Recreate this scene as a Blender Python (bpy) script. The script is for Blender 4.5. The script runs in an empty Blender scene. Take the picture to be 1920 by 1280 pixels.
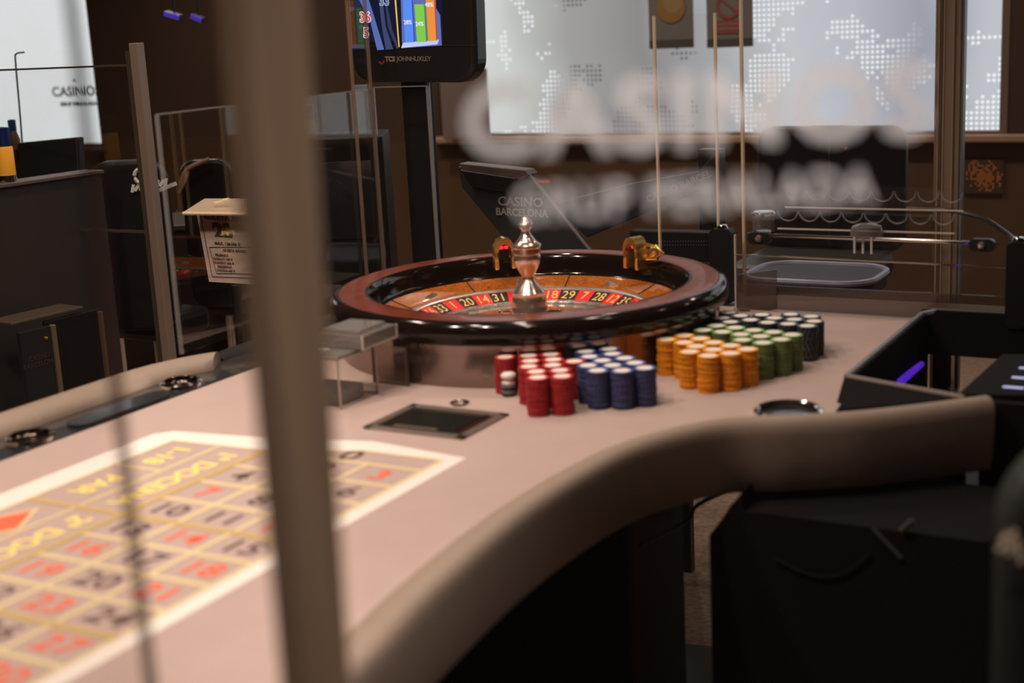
import bpy, bmesh, math, random
from mathutils import Vector, Matrix
random.seed(7)
S = bpy.context.scene
COL = S.collection
PI = math.pi
# ---------------------------------------------------------------- camera, world, exposure
# world frame: Y runs along the roulette table towards its wheel, X across it, Z up; table felt at z = 0.77
H = 1.4315; F = 2666.67; PITCH = .2237; ROLL = -.0514; YAW = 1.0518
ca, sa = math.cos(YAW), math.sin(YAW)
def old2w(v): return Vector((v[0]*sa - v[1]*ca, v[0]*ca + v[1]*sa, v[2]))
fw = old2w((0, math.cos(PITCH), -math.sin(PITCH)))
up0 = old2w((0, math.sin(PITCH), math.cos(PITCH))); rt0 = old2w((1, 0, 0))
rt = rt0*math.cos(ROLL) + up0*math.sin(ROLL); up = up0*math.cos(ROLL) - rt0*math.sin(ROLL)
CAM = Vector((0, 0, H))
cd = bpy.data.cameras.new('camera'); cam = bpy.data.objects.new('camera', cd); COL.objects.link(cam)
cam.matrix_world = Matrix(((rt.x, up.x, -fw.x, 0), (rt.y, up.y, -fw.y, 0), (rt.z, up.z, -fw.z, H), (0, 0, 0, 1)))
cd.sensor_width = 36; cd.lens = 50; cd.clip_start = .05; cd.clip_end = 60
cd.dof.use_dof = True; cd.dof.focus_distance = 3.7; cd.dof.aperture_fstop = 2.6
S.camera = cam
S.view_settings.view_transform = 'Standard'; S.view_settings.look = 'None'
S.view_settings.gamma = 1; S.view_settings.use_curve_mapping = False; S.view_settings.exposure = 0.0
w = bpy.data.worlds.new('world'); S.world = w; w.use_nodes = True
w.node_tree.nodes['Background'].inputs[0].default_value = (.9, .62, .42, 1)
w.node_tree.nodes['Background'].inputs[1].default_value = .02
def lamp(x, y, z, power, size=.09, col=(1, .83, .69), spread=130, aim=None):
    d = bpy.data.lights.new('downlight_or_fill', 'AREA'); d.shape = 'DISK'; d.size = size; d.energy = power; d.color = col
    d.spread = math.radians(spread)
    o = bpy.data.objects.new('downlight_or_fill', d); COL.objects.link(o); o.location = (x, y, z)
    if aim: o.rotation_euler = (Vector(aim) - Vector((x, y, z))).to_track_quat('-Z', 'Y').to_euler()
# recessed ceiling lamps over the gaming table
for (x, y, p) in ((-2.0, 1.05, 13), (-1.45, 1.15, 11), (-1.75, 1.8, 5), (-1.15, 1.9, 3.6), (-.7, 1.2, 2.5), (-1.7, 2.9, 3.2), (-1.1, 3.1, 2.6),
                  (-.3, 2.6, 1.0), (-2.6, 2.2, 3), (.6, 3.6, 1.2)):
    lamp(x, y, 2.66, p)
for (x, y, p) in ((-5.4, 4.7, 8), (-4.4, 4.9, 9), (-3.4, 5.0, 9), (-2.2, 5.0, 9), (-.6, 5.0, 7.5), (.9, 4.8, 4), (-2.7, 2.6, 6)):  # last lamp added to brighten the limit sign
    lamp(x, y, 2.66, p, .12)
for (x, y, p) in ((-.5, -.9, .6), (-1.6, -.6, 1.6)):      # fill lamps added over the aisle to brighten the foreground post and lettering
    lamp(x, y, 2.66, p, .12)

_g = Vector((0, 0, 1.32))+Vector((fw.x, fw.y, 0)).normalized()*.9+rt0*.12
lamp(_g.x+.10*rt0.x-fw.x*.55, _g.y+.10*rt0.y-fw.y*.55, 2.5, 1.35, .12, (1, .88, .80), 34, _g)      # spot added over the aisle to brighten the vinyl lettering
def ray(px, py): return fw + rt*((px-960)/F) - up*((py-640)/F)
def onz(px, py, z): d = ray(px, py); return CAM + d*((z-H)/d.z)
def onY(px, py, Y): d = ray(px, py); return CAM + d*(Y/d.y)
def onX(px, py, X): d = ray(px, py); return CAM + d*(X/d.x)
def onD(px, py, D): d = ray(px, py); return CAM + d*D
def o2(x, y): v = old2w((x, y, 0)); return (v.x, v.y)

# ---------------------------------------------------------------- materials
MATS = {}
def mat(name, col=(.5, .5, .5), rough=.5, metal=0, emit=None, es=1, coat=0, spec=.5, noise=0, nscale=40, bump=0, bscale=200, trans=0, alpha=1):
    m = bpy.data.materials.new(name); m.use_nodes = True; nt = m.node_tree; N = nt.nodes; L = nt.links
    p = N['Principled BSDF']
    p.inputs['Base Color'].default_value = (*col, 1); p.inputs['Roughness'].default_value = rough
    p.inputs['Metallic'].default_value = metal; p.inputs['Coat Weight'].default_value = coat
    p.inputs['Specular IOR Level'].default_value = spec; p.inputs['Coat Roughness'].default_value = .05
    if trans: p.inputs['Transmission Weight'].default_value = trans
    if alpha < 1: p.inputs['Alpha'].default_value = alpha
    if emit: p.inputs['Emission Color'].default_value = (*emit, 1); p.inputs['Emission Strength'].default_value = es
    tc = N.new('ShaderNodeTexCoord')
    if noise:
        n = N.new('ShaderNodeTexNoise'); n.inputs['Scale'].default_value = nscale; n.inputs['Detail'].default_value = 4
        L.new(tc.outputs['Object'], n.inputs['Vector'])
        r = N.new('ShaderNodeValToRGB')
        r.color_ramp.elements[0].position = .3; r.color_ramp.elements[1].position = .7
        r.color_ramp.elements[0].color = (*[c*(1-noise) for c in col], 1); r.color_ramp.elements[1].color = (*[min(1, c*(1+noise)) for c in col], 1)
        L.new(n.outputs[0], r.inputs[0]); L.new(r.outputs[0], p.inputs['Base Color'])
    if bump:
        n = N.new('ShaderNodeTexNoise'); n.inputs['Scale'].default_value = bscale; n.inputs['Detail'].default_value = 3
        L.new(tc.outputs['Object'], n.inputs['Vector'])
        b = N.new('ShaderNodeBump'); b.inputs['Strength'].default_value = bump; b.inputs['Distance'].default_value = .002
        L.new(n.outputs[0], b.inputs['Height']); L.new(b.outputs[0], p.inputs['Normal'])
    MATS[name] = m; return m
def clear(name, tint=(.96, .96, .96), refl=1.0, ior=1.45, rough=.02, haze=0, hcol=(.6, .6, .6)):
    m = bpy.data.materials.new(name); m.use_nodes = True; nt = m.node_tree; N = nt.nodes; L = nt.links
    N.remove(N['Principled BSDF']); out = N['Material Output']
    t = N.new('ShaderNodeBsdfTransparent'); t.inputs[0].default_value = (*tint, 1)
    g = N.new('ShaderNodeBsdfGlossy'); g.inputs['Roughness'].default_value = rough
    f = N.new('ShaderNodeFresnel'); f.inputs[0].default_value = ior
    mu = N.new('ShaderNodeMath'); mu.operation = 'MULTIPLY'; mu.inputs[1].default_value = refl
    mx = N.new('ShaderNodeMixShader'); L.new(f.outputs[0], mu.inputs[0]); L.new(mu.outputs[0], mx.inputs[0])
    L.new(t.outputs[0], mx.inputs[1]); L.new(g.outputs[0], mx.inputs[2]); last = mx
    if haze:
        d = N.new('ShaderNodeBsdfDiffuse'); d.inputs[0].default_value = (*hcol, 1)
        m2 = N.new('ShaderNodeMixShader'); m2.inputs[0].default_value = haze
        L.new(mx.outputs[0], m2.inputs[1]); L.new(d.outputs[0], m2.inputs[2]); last = m2
    L.new(last.outputs[0], out.inputs[0]); MATS[name] = m; return m
felt = mat('felt', (.445, .335, .305), .95, spec=.1, noise=.03, nscale=9, bump=.25, bscale=900)
leather = mat('leather', (.30, .225, .178), .55, noise=.03, nscale=30, bump=.2, bscale=500, spec=.35)
plate = mat('black_plate', (.02, .021, .024), .22, coat=.5)
chromes = mat('satin_chrome', (.85, .80, .76), .32, .9)
chrome = mat('chrome', (.78, .74, .70), .09, 1)
copper = mat('polished_nickel', (.80, .64, .56), .2, .9)
gold = mat('gold', (1, .68, .22), .17, .92)
black = mat('black_plastic', (.012, .011, .011), .35)
deep = mat('deep_black', (.005, .004, .004), .85, spec=.15)
blacks = mat('black_satin', (.012, .010, .010), .5, spec=.2)
lacq = mat('black_lacquer', (.010, .006, .005), .10, coat=.1, spec=.3)
print_w = mat('print_cream', (.76, .69, .64), .9, spec=.1)
print_y = mat('print_pale_yellow', (.66, .53, .31), .9, spec=.1)
print_g = mat('print_gold', (.50, .36, .14), .9, spec=.1)
print_t = mat('print_yellow_text', (.88, .70, .20), .9, spec=.1)
print_r = mat('print_red', (.78, .13, .06), .9, spec=.1)
print_b = mat('print_black', (.12, .07, .065), .9, spec=.1)
acr = clear('clear_acrylic', (.985, .98, .975), .14)
acr2 = clear('smoky_acrylic', (.75, .68, .64), 1.2, haze=.12, hcol=(.4, .3, .26))
acrb = clear('block_acrylic', (.78, .74, .73), 2.0, ior=1.49, rough=.06, haze=.18, hcol=(.5, .45, .42))
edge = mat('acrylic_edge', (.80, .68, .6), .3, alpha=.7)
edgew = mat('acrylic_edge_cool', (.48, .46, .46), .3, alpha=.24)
edgeg = mat('acrylic_edge_warm_gleam', (.85, .62, .38), .3, alpha=.9)  # warm lamp light caught by clear edges, put into the colour
white = mat('white_print', (.8, .78, .76), .6)
red = mat('red_enamel', (.85, .012, .014), .45, coat=.15)
blk_en = mat('black_enamel', (.008, .008, .008), .45, coat=.15)
green_en = mat('green_enamel', (.01, .25, .05), .35, coat=.6)
gold_num = mat('gold_numeral', (.95, .62, .18), .5, emit=(.95, .62, .18), es=.0)

def wood(name, c1, c2, scale, rough=.25, coat=.7, dist=6):
    m = mat(name, c1, rough, coat=coat); N = m.node_tree.nodes; L = m.node_tree.links; p = N['Principled BSDF']
    tc = N.new('ShaderNodeTexCoord'); mp = N.new('ShaderNodeMapping'); mp.inputs['Scale'].default_value = (scale, scale, scale*.3)
    n = N.new('ShaderNodeTexNoise'); n.inputs['Scale'].default_value = 1; n.inputs['Detail'].default_value = 8; n.inputs['Distortion'].default_value = dist
    r = N.new('ShaderNodeValToRGB'); r.color_ramp.elements[0].color = (*c1, 1); r.color_ramp.elements[1].color = (*c2, 1)
    r.color_ramp.elements[0].position = .35; r.color_ramp.elements[1].position = .65
    L.new(tc.outputs['Object'], mp.inputs[0]); L.new(mp.outputs[0], n.inputs['Vector']); L.new(n.outputs[0], r.inputs[0]); L.new(r.outputs[0], p.inputs['Base Color'])
    return m
burl = wood('burl_veneer', (.26, .060, .006), (.50, .145, .016), 30, rough=.3, coat=.35)
mahog = wood('mahogany', (.13, .022, .009), (.20, .036, .015), 14, rough=.3, coat=.25, dist=2)
panelw = wood('brown_wall_panel', (.085, .046, .022), (.10, .056, .028), 3, rough=.5, coat=.1, dist=1)
darkwall = mat('dark_brown_wall', (.062, .034, .020), .6, noise=.1, nscale=2)
carpet = mat('carpet', (.24, .165, .12), .95, spec=.05, noise=.25, nscale=60, bump=.5, bscale=300)
ceilm = mat('ceiling_paint', (.10, .07, .05), .9)
post = mat('bronze_anodised', (.29, .20, .15), .45, .35)
postd = mat('bronze_dark', (.10, .07, .045), .5, .2)
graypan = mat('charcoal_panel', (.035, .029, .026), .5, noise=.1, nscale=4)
sillm = mat('sill_cream', (.42, .27, .18), .35)

# ---------------------------------------------------------------- mesh helpers
class G:
    def __init__(s): s.bm = bmesh.new(); s.mi = 0
    def _tag(s, faces):
        for f in faces: f.material_index = s.mi
    def box(s, c, d, rot=None, bev=0, seg=2):
        r = bmesh.ops.create_cube(s.bm, size=1); vs = r['verts']
        for v in vs: v.co = Vector((v.co.x*d[0], v.co.y*d[1], v.co.z*d[2]))
        fs = list({f for v in vs for f in v.link_faces}); s._tag(fs)
        if bev:
            es = list({e for v in vs for e in v.link_edges})
            rr = bmesh.ops.bevel(s.bm, geom=es, offset=bev, segments=seg, profile=.5, affect='EDGES')
            vs = list({v for f in rr['faces'] for v in f.verts} | {v for v in vs if v.is_valid}); s._tag({f for v in vs for f in v.link_faces})
        M = Matrix.Translation(Vector(c)) @ (rot if rot else Matrix.Identity(4))
        for v in vs: v.co = M @ v.co
        return s
    def span(s, a, b, bev=0):
        a = Vector(a); b = Vector(b)
        return s.box((a+b)/2, [abs(x) for x in (b-a)], bev=bev)
    def prism(s, poly, z0, z1, M=None):
        n = len(poly); lo = [s.bm.verts.new((p[0], p[1], z0)) for p in poly]; hi = [s.bm.verts.new((p[0], p[1], z1)) for p in poly]
        fs = [s.bm.faces.new(hi), s.bm.faces.new(lo[::-1])] + [s.bm.faces.new((lo[i], lo[(i+1) % n], hi[(i+1) % n], hi[i])) for i in range(n)]
        s._tag(fs)
        if M:
            for v in lo+hi: v.co = M @ v.co
        return s
    def hexa(s, q0, q1):     # two quads (lists of 4 points) joined
        a = [s.bm.verts.new(p) for p in q0]; b = [s.bm.verts.new(p) for p in q1]
        s._tag([s.bm.faces.new(a[::-1]), s.bm.faces.new(b)] + [s.bm.faces.new((a[i], a[(i+1) % 4], b[(i+1) % 4], b[i])) for i in range(4)])
        return s
    def lathe(s, prof, c=(0, 0, 0), n=48, a0=0, a1=2*PI, M=None):
        full = abs(a1-a0-2*PI) < 1e-6; cnt = n if full else n+1; rings = []
        for r, z in prof:
            if r < 1e-6: rings.append([s.bm.verts.new((0, 0, z))]*cnt)
            else: rings.append([s.bm.verts.new((r*math.cos(a0+(a1-a0)*i/n), r*math.sin(a0+(a1-a0)*i/n), z)) for i in range(cnt)])
        fs = []
        for A_, B_ in zip(rings[:-1], rings[1:]):
            for i in range(n):
                j = (i+1) % cnt; q = []
                for v in (A_[i], A_[j], B_[j], B_[i]):
                    if v not in q: q.append(v)
                if len(q) > 2:
                    try: fs.append(s.bm.faces.new(q))
                    except ValueError: pass
        s._tag(fs); T = Matrix.Translation(Vector(c)) @ (M if M else Matrix.Identity(4))
        for v in {v for r in rings for v in r}: v.co = T @ v.co
        return s
    def tube(s, pts, r, n=10, closed=False):
        pts = [Vector(p) for p in pts]; rs = []; m = len(pts)
        for i, p in enumerate(pts):
            t = (pts[(i+1) % m]-pts[i-1]) if closed else (pts[min(i+1, m-1)]-pts[max(i-1, 0)])
            t.normalize(); u = t.cross(Vector((0, 0, 1)))
            if u.length < .05: u = t.cross(Vector((1, 0, 0)))
            u.normalize(); v = t.cross(u); rr = r[i] if isinstance(r, (list, tuple)) else r
            rs.append([s.bm.verts.new(p+u*(rr*math.cos(2*PI*k/n))+v*(rr*math.sin(2*PI*k/n))) for k in range(n)])
        fs = []
        for i in range(m if closed else m-1):
            a, b = rs[i], rs[(i+1) % m]
            for k in range(n): fs.append(s.bm.faces.new((a[k], a[(k+1) % n], b[(k+1) % n], b[k])))
        if not closed: fs += [s.bm.faces.new(rs[0][::-1]), s.bm.faces.new(rs[-1])]
        s._tag(fs); return s
    def sweep(s, path, prof, closed_prof=False):   # path: (x,y,nx,ny) ; prof: (offset, z)
        rings = [[s.bm.verts.new((x+nx*o, y+ny*o, z)) for o, z in prof] for x, y, nx, ny in path]
        m = len(prof); fs = []
        for a, b in zip(rings[:-1], rings[1:]):
            for k in range(m-1 + (1 if closed_prof else 0)): fs.append(s.bm.faces.new((a[k], a[(k+1) % m], b[(k+1) % m], b[k])))
        if closed_prof: fs += [s.bm.faces.new(rings[0][::-1]), s.bm.faces.new(rings[-1])]
        s._tag(fs); return s
    def build(s, name, mats, parent=None, smooth=False, angle=.6):
        if not isinstance(mats, (list, tuple)): mats = [mats]
        bmesh.ops.recalc_face_normals(s.bm, faces=s.bm.faces)
        off = Vector(parent['_w']) if parent is not None and '_w' in parent else Vector((0, 0, 0))
        me = bpy.data.meshes.new(name)
        for v in s.bm.verts: v.co = v.co - off
        s.bm.to_mesh(me); s.bm.free()
        for m in mats: me.materials.append(m)
        if smooth:
            me.polygons.foreach_set('use_smooth', [True]*len(me.polygons)); me.set_sharp_from_angle(angle=angle)
        o = bpy.data.objects.new(name, me); COL.objects.link(o)
        if parent is not None: o.parent = parent; o['_w'] = tuple(off)
        return o
def thing(name, label, cat, loc, group=None):
    o = bpy.data.objects.new(name, None); COL.objects.link(o); o.location = loc; o.empty_display_size = .05
    o['label'] = label; o['category'] = cat; o['_w'] = tuple(loc)
    if group: o['group'] = group
    return o
def tag(o, label, cat, group=None):
    o['label'] = label; o['category'] = cat
    if group: o['group'] = group
    return o
def struct(o): o['kind'] = 'structure'; return o
def text(name, s, size, m, M, parent, bold=0, depth=.0002, xs=1, spacing=1, align='CENTER'):
    c = bpy.data.curves.new('t', 'FONT'); c.body = s; c.size = size; c.extrude = depth; c.align_x = align; c.align_y = 'CENTER'
    c.offset = bold; c.space_character = spacing; c.resolution_u = 3
    t = bpy.data.objects.new('t', c); me = bpy.data.meshes.new_from_object(t); bpy.data.objects.remove(t); bpy.data.curves.remove(c)
    off = Vector(parent['_w']) if parent is not None and '_w' in parent else Vector((0, 0, 0))
    me.transform(Matrix.Translation(-off) @ M @ Matrix.Diagonal((xs, 1, 1, 1)))
    me.materials.clear(); me.materials.append(m); me.name = name
    o = bpy.data.objects.new(name, me); COL.objects.link(o)
    if parent is not None: o.parent = parent; o['_w'] = tuple(off)
    return o
def frame(o, x, y):           # matrix with origin o, x axis, y axis
    o, x, y = Vector(o), Vector(x).normalized(), Vector(y); z = x.cross(y).normalized(); y = z.cross(x)
    return Matrix(((x.x, y.x, z.x, o.x), (x.y, y.y, z.y, o.y), (x.z, y.z, z.z, o.z), (0, 0, 0, 1)))
XR = Vector((1, 0, 0)); YR = Vector((0, 1, 0)); ZR = Vector((0, 0, 1))
def facing(o, lean=0):        # upright plane facing the players (-Y): x to the right, y up
    return frame(o, XR, ZR)
def catmull(P, n=8):
    P = [Vector(p) for p in P]; out = []
    for i in range(len(P)-1):
        a = P[max(i-1, 0)]; b = P[i]; c = P[i+1]; d = P[min(i+2, len(P)-1)]
        for k in range(n):
            t = k/n; out.append(.5*((2*b)+(c-a)*t+(2*a-5*b+4*c-d)*t*t+(3*b-a-3*c+d)*t**3))
    out.append(P[-1]); return out
def rrect(w_, h_, r, n=6):
    pts = []
    for cx, cy, a in ((w_/2-r, h_/2-r, 0), (-w_/2+r, h_/2-r, 90), (-w_/2+r, -h_/2+r, 180), (w_/2-r, -h_/2+r, 270)):
        for k in range(n+1): t = math.radians(a+90*k/n); pts.append((cx+r*math.cos(t), cy+r*math.sin(t)))
    return pts

# ---------------------------------------------------------------- room shell
X0, X1, Y0, Y1, ZC = -8.2, 3.2, -1.6, 6.0, 2.75
struct(G().span((X0-.1, Y0-.1, -.1), (X1+.1, Y1+.15, 0)).build('floor', carpet))
struct(G().span((X0-.1, Y0-.1, ZC), (X1+.1, Y1+.15, ZC+.1)).build('ceiling', ceilm))
struct(G().span((X0-.1, Y0, 0), (X0, Y1, ZC)).build('wall_left', darkwall))
struct(G().span((X1, Y0, 0), (X1+.1, Y1, ZC)).build('wall_right', darkwall))
struct(G().span((X0-.1, Y0-.1, 0), (X1+.1, Y0, ZC)).build('wall_front', darkwall))
# back wall: panelling below the sill, a dark pier between the two windows, a mullion on the right
WZ = .875
wb = struct(G().span((X0-.1, Y1, 0), (X1+.1, Y1+.12, WZ-.03)).build('wall_back', panelw))
for a, b in ((-6.04, -3.77), (-1.085, -1.0)):
    struct(G().span((a, Y1, WZ-.03), (b, Y1+.12, ZC)).build('wall_back', darkwall))
struct(G().span((X0-.1, Y1, 2.35), (X1+.1, Y1+.12, ZC)).build('wall_back', darkwall))
struct(G().span((-3.80, Y1-.05, WZ-.03), (X1, Y1+.06, WZ), bev=.006).build('trim_1', sillm))
struct(G().span((X0, Y1-.05, WZ-.075), (-6.02, Y1+.06, WZ-.05), bev=.006).build('trim_2', darkwall))
# frosted daylight panes with a map-like print of dots
def pane_mat(name, base, dot_lo, pitch, blobs, stren, seed, thr=.52):
    m = bpy.data.materials.new(name); m.use_nodes = True; N = m.node_tree.nodes; L = m.node_tree.links
    N.remove(N['Principled BSDF']); out = N['Material Output']
    tc = N.new('ShaderNodeTexCoord'); sx = N.new('ShaderNodeSeparateXYZ'); L.new(tc.outputs['Object'], sx.inputs[0])
    def mth(op, a, b=None, c=None):
        q = N.new('ShaderNodeMath'); q.operation = op
        for i, v in enumerate((a, b, c)):
            if v is None: continue
            if isinstance(v, (int, float)): q.inputs[i].default_value = v
            else: L.new(v, q.inputs[i])
        return q.outputs[0]
    fx = mth('DIVIDE', sx.outputs[0], pitch); fz = mth('DIVIDE', sx.outputs[2], pitch)
    cx = mth('FLOOR', fx); cz = mth('FLOOR', fz)
    dx = mth('SUBTRACT', mth('FRACT', fx), .5); dz = mth('SUBTRACT', mth('FRACT', fz), .5)
    r2 = mth('ADD', mth('MULTIPLY', dx, dx), mth('MULTIPLY', dz, dz)); dot = mth('LESS_THAN', r2, .115)
    cb = N.new('ShaderNodeCombineXYZ'); L.new(cx, cb.inputs[0]); L.new(cz, cb.inputs[1]); cb.inputs[2].default_value = seed
    n1 = N.new('ShaderNodeTexNoise'); n1.inputs['Scale'].default_value = .085; n1.inputs['Detail'].default_value = 4; n1.inputs['Roughness'].default_value = .62
    L.new(cb.outputs[0], n1.inputs['Vector']); land = mth('GREATER_THAN', n1.outputs[0], thr)
    mask = mth('MULTIPLY', dot, land)
    # brightness of the street behind the film: wide soft zones along the pane, slightly uneven
    n2 = N.new('ShaderNodeTexNoise'); n2.inputs['Scale'].default_value = 2.2; n2.inputs['Detail'].default_value = 1
    L.new(tc.outputs['Object'], n2.inputs['Vector'])
    u = mth('DIVIDE', mth('SUBTRACT', sx.outputs[0], blobs[0]), blobs[1]-blobs[0])
    u = mth('ADD', u, mth('MULTIPLY', mth('SUBTRACT', n2.outputs[0], .5), .16))
    r = N.new('ShaderNodeValToRGB'); e = r.color_ramp.elements
    for k, (p_, c_) in enumerate(base):
        q = e[k] if k < 2 else e.new(p_)
        q.position = p_; q.color = (*c_, 1)
    L.new(u, r.inputs[0])
    bw = N.new('ShaderNodeRGBToBW'); L.new(r.outputs[0], bw.inputs[0])
    r2_ = N.new('ShaderNodeValToRGB'); e = r2_.color_ramp.elements; e[0].position = .36; e[1].position = .46
    e[0].color = (*dot_lo, 1); e[1].color = (.86, .9, .93, 1); L.new(bw.outputs[0], r2_.inputs[0])
    mx = N.new('ShaderNodeMix'); mx.data_type = 'RGBA'; L.new(mask, mx.inputs[0]); L.new(r.outputs[0], mx.inputs[6]); L.new(r2_.outputs[0], mx.inputs[7])
    em = N.new('ShaderNodeEmission'); em.inputs[1].default_value = stren; L.new(mx.outputs[2], em.inputs[0]); L.new(em.outputs[0], out.inputs[0])
    return m
film = pane_mat('frosted_film', ((0, (.74, .77, .75)), (1, (.54, .57, .62)), (.12, (.62, .65, .63)), (.24, (.36, .36, .35)), (.40, (.27, .26, .265)), (.53, (.40, .415, .44)), (.64, (.58, .61, .66)), (.76, (.50, .53, .60)), (.87, (.36, .385, .46))), (.16, .16, .18), .0215, (-3.72, -1.1), 1.0, 3.3, .535)
film2 = pane_mat('frosted_film_bright', ((0, (.84, .86, .86)), (1, (.80, .86, .88))), (.80, .82, .83), .0215, (-8, 1), 1.0, 8.1)
def window(name, xa, xb, zb, zt, m, fr, jm):
    o = struct(G().span((xa, Y1+.05, zb), (xb, Y1+.056, zt)).build(name, m))
    g = G(); t = .03
    g.span((xa-t, Y1-.005, zb-t), (xb+t, Y1+.07, zb)); g.span((xa-t, Y1-.005, zt), (xb+t, Y1+.07, zt+t))
    g.span((xa-t, Y1-.005, zb), (xa, Y1+.07, zt)); g.span((xb, Y1-.005, zb), (xb+t, Y1+.07, zt))
    f = g.build('window_frame', jm, o); return o
window('window_1', -3.72, -1.115, WZ+.012, 2.34, film, None, post)
window('window_2', X0, -6.06, WZ-.05, 2.34, film2, None, darkwall)
window('window_3', -.985, 1.2, WZ+.012, 2.34, film2, None, postd)

# ---------------------------------------------------------------- roulette table
LX, LY, CX, CY = -1.4481, 1.7129, .1007, .0802
def LR(l, r, z=.7706): return Vector((LX+CX*l, LY-CY*r, z))
TZ = .77
tbl = thing('roulette_table', 'taupe felt roulette table with padded beige leather edge and printed betting layout', 'table', (-1.3, 1.6, 0))
near = [(-.80, -.35), (-.80, .3), (-.815, .9), (-.838, 1.101), (-.872, 1.283), (-.899, 1.542), (-.897, 1.761), (-.872, 1.915), (-.80, 2.045), (-.70, 2.105), (-.613, 2.158), (-.545, 2.215), (-.488, 2.268), (-.434, 2.322)]
npth = catmull([(x, y, 0) for x, y in near], 8)
path = []
for i, p in enumerate(npth):
    t = (npth[min(i+1, len(npth)-1)] - npth[max(i-1, 0)]).normalized(); path.append((p.x, p.y, t.y, -t.x))
# felt bed
tray_x = -.69
fp = [(-1.835, -.35)] + [(p.x-.05*nx, p.y-.05*ny) for p, (_, _, nx, ny) in zip(npth, path) if p.x < -.5 or p.y < 2.0][:]
fp = [q for q in fp if q[0] < -.655 or q[1] < 2.0]
fp += [(-.668, 2.27), (tray_x, 2.39), (tray_x, 2.98), (-1.835, 2.98)]
G().prism(fp, TZ-.03, TZ).build('felt_top', felt, tbl)
prof = [(-.052, .758), (-.05, .772), (-.035, .781), (-.02, .788), (-.006, .7925), (.005, .7915), (.012, .786), (.0165, .777), (.018, .764), (.0175, .73), (.015, .69), (.009, .670), (-.04, .670)]
def blob_end(pth, k=5, r=.03):
    x, y, nx, ny = pth[-1]; tx, ty = -ny, nx; return pth
g = G(); g.sweep(path, prof, True)
rail = g.build('padded_rail', leather, tbl, smooth=True, angle=1.2)
bv = rail.modifiers.new('round', 'BEVEL'); bv.width = .012; bv.segments = 3; bv.limit_method = 'ANGLE'; bv.angle_limit = 1.3
# far rail where the players sit, its black plate with cup holders
fprof = [(-.0, .758), (0, .776), (.010, .789), (.026, .797), (.046, .799), (.068, .794), (.082, .780), (.086, .755), (.083, .70), (.07, .68), (.0, .68)]
fpath = [(-1.937, y, -1, 0) for y in (-.35, .5, 1.0, 1.4, 1.8, 1.95)]
for a in range(0, 61, 10):
    t = math.radians(a); fpath.append((-1.937+.10*(1-math.cos(t))*.7, 1.95+.19*math.sin(t), -math.cos(t), math.sin(t)))
far = G().sweep(fpath, fprof, True).build('padded_rail', leather, tbl, smooth=True, angle=1.2)
pl = G().span((-1.937, -.35, .745), (-1.833, 2.93, .7715), bev=.002).build('cup_holder_plate', plate, tbl)
far2 = G()
far2.sweep([(-1.937, y, -1, 0) for y in (2.2, 2.4, 2.7, 2.93)], [(a*.9, b-.02) for a, b in fprof], True)
far2.build('padded_rail', blacks, tbl, smooth=True, angle=1.2)
# raised strip on the plate between cups (long chip groove)
for ya, yb in ((1.02, 1.50), (1.70, 1.94)):
    G().prism([(x-1.868, y+(ya+yb)/2) for x, y in rrect(.05, yb-ya, .024)], .7715, .7765).build('chip_ledge', plate, tbl)
cups = [(onz(57, 822, .773), .0), (onz(340, 720, .773), 0)]
for c, _ in cups:
    h = thing('cup_holder', 'chrome cup holder ring ' + ('near the photo\'s left edge' if c.y < 1.8 else 'beside the far padded rail end'), 'cup holder', (c.x, c.y, .7715), 'chrome cup holders in the black plate')
    g = G().lathe([(.030, .0), (.0325, .006), (.037, .0085), (.041, .006), (.042, 0)], c=(c.x, c.y, .7715), n=40); g.build('rim', chrome, h, smooth=True)
    g = G().lathe([(0, .0008), (.026, .0008), (.030, .003), (.0315, .010), (.033, .011)], c=(c.x, c.y, .7715), n=40); g.build('cup', mat('cup_steel', (.30, .25, .22), .12, 1), h, smooth=True)
G().span((-1.70, 2.982, .70), (-.45, 3.16, .766), bev=.004).build('end_ledge', mat('ledge_brown', (.14, .095, .075), .5), tbl)
# undercarriage
G().span((-1.85, -.3, .62), (-1.01, 2.9, .74)).build('apron', blacks, tbl)
G().span((-1.65, -.2, 0), (-1.06, 2.36, .62), bev=.01).build('pedestal', deep, tbl)
# printed layout
def flat(g, a, b, wd, z0=TZ-.001, z1=TZ+.0006):
    a = Vector((a[0], a[1], 0)); b = Vector((b[0], b[1], 0)); d = (b-a).normalized(); n = Vector((-d.y, d.x, 0))*wd/2
    g.prism([(p.x, p.y) for p in (a-n, b-n, b+n, a+n)], z0, z1)
outer = [(-2.42, 13), (-2.47, -.12), (-2.25, -.45), (-.4, -.74), (1.4, -1.30), (3.30, -.98), (3.32, 13)]
inner = [(-1.88, 13), (-1.88, .13), (-1.80, .10), (0, -.03), (1.55, -.68), (3.0, -.70), (3.0, 13)]
g = G()
for i in range(len(outer)-1):
    q = [LR(*outer[i]), LR(*outer[i+1]), LR(*inner[i+1]), LR(*inner[i])]
    g.prism([(p.x, p.y) for p in q], TZ-.001, TZ+.0005)
g.build('layout_border', print_w, tbl)
g = G()
def ln(l0, r0, l1, r1, wd, dz=0): flat(g, LR(l0, r0), LR(l1, r1), wd, z1=TZ+.0007+dz)
for r in (1, 2, 3, 5, 6, 7, 9, 10, 11): ln(0, r, 3, r, .010)
ln(0, 0, 3, 0, .010); ln(1, 0, 1, 12, .0095, .0001); ln(2, 0, 2, 12, .0095, .0001); ln(3, -.7, 3, 12, .008, .0001)
ln(-.88, .04, -.88, 12, .0075, .0001); ln(-1.86, .12, -1.86, 12, .005, .0001)
ln(-1.86, .12, 0, -.02, .005); ln(0, -.02, 1.55, -.68, .005); ln(1.55, -.68, 3, -.7, .005)
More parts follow.
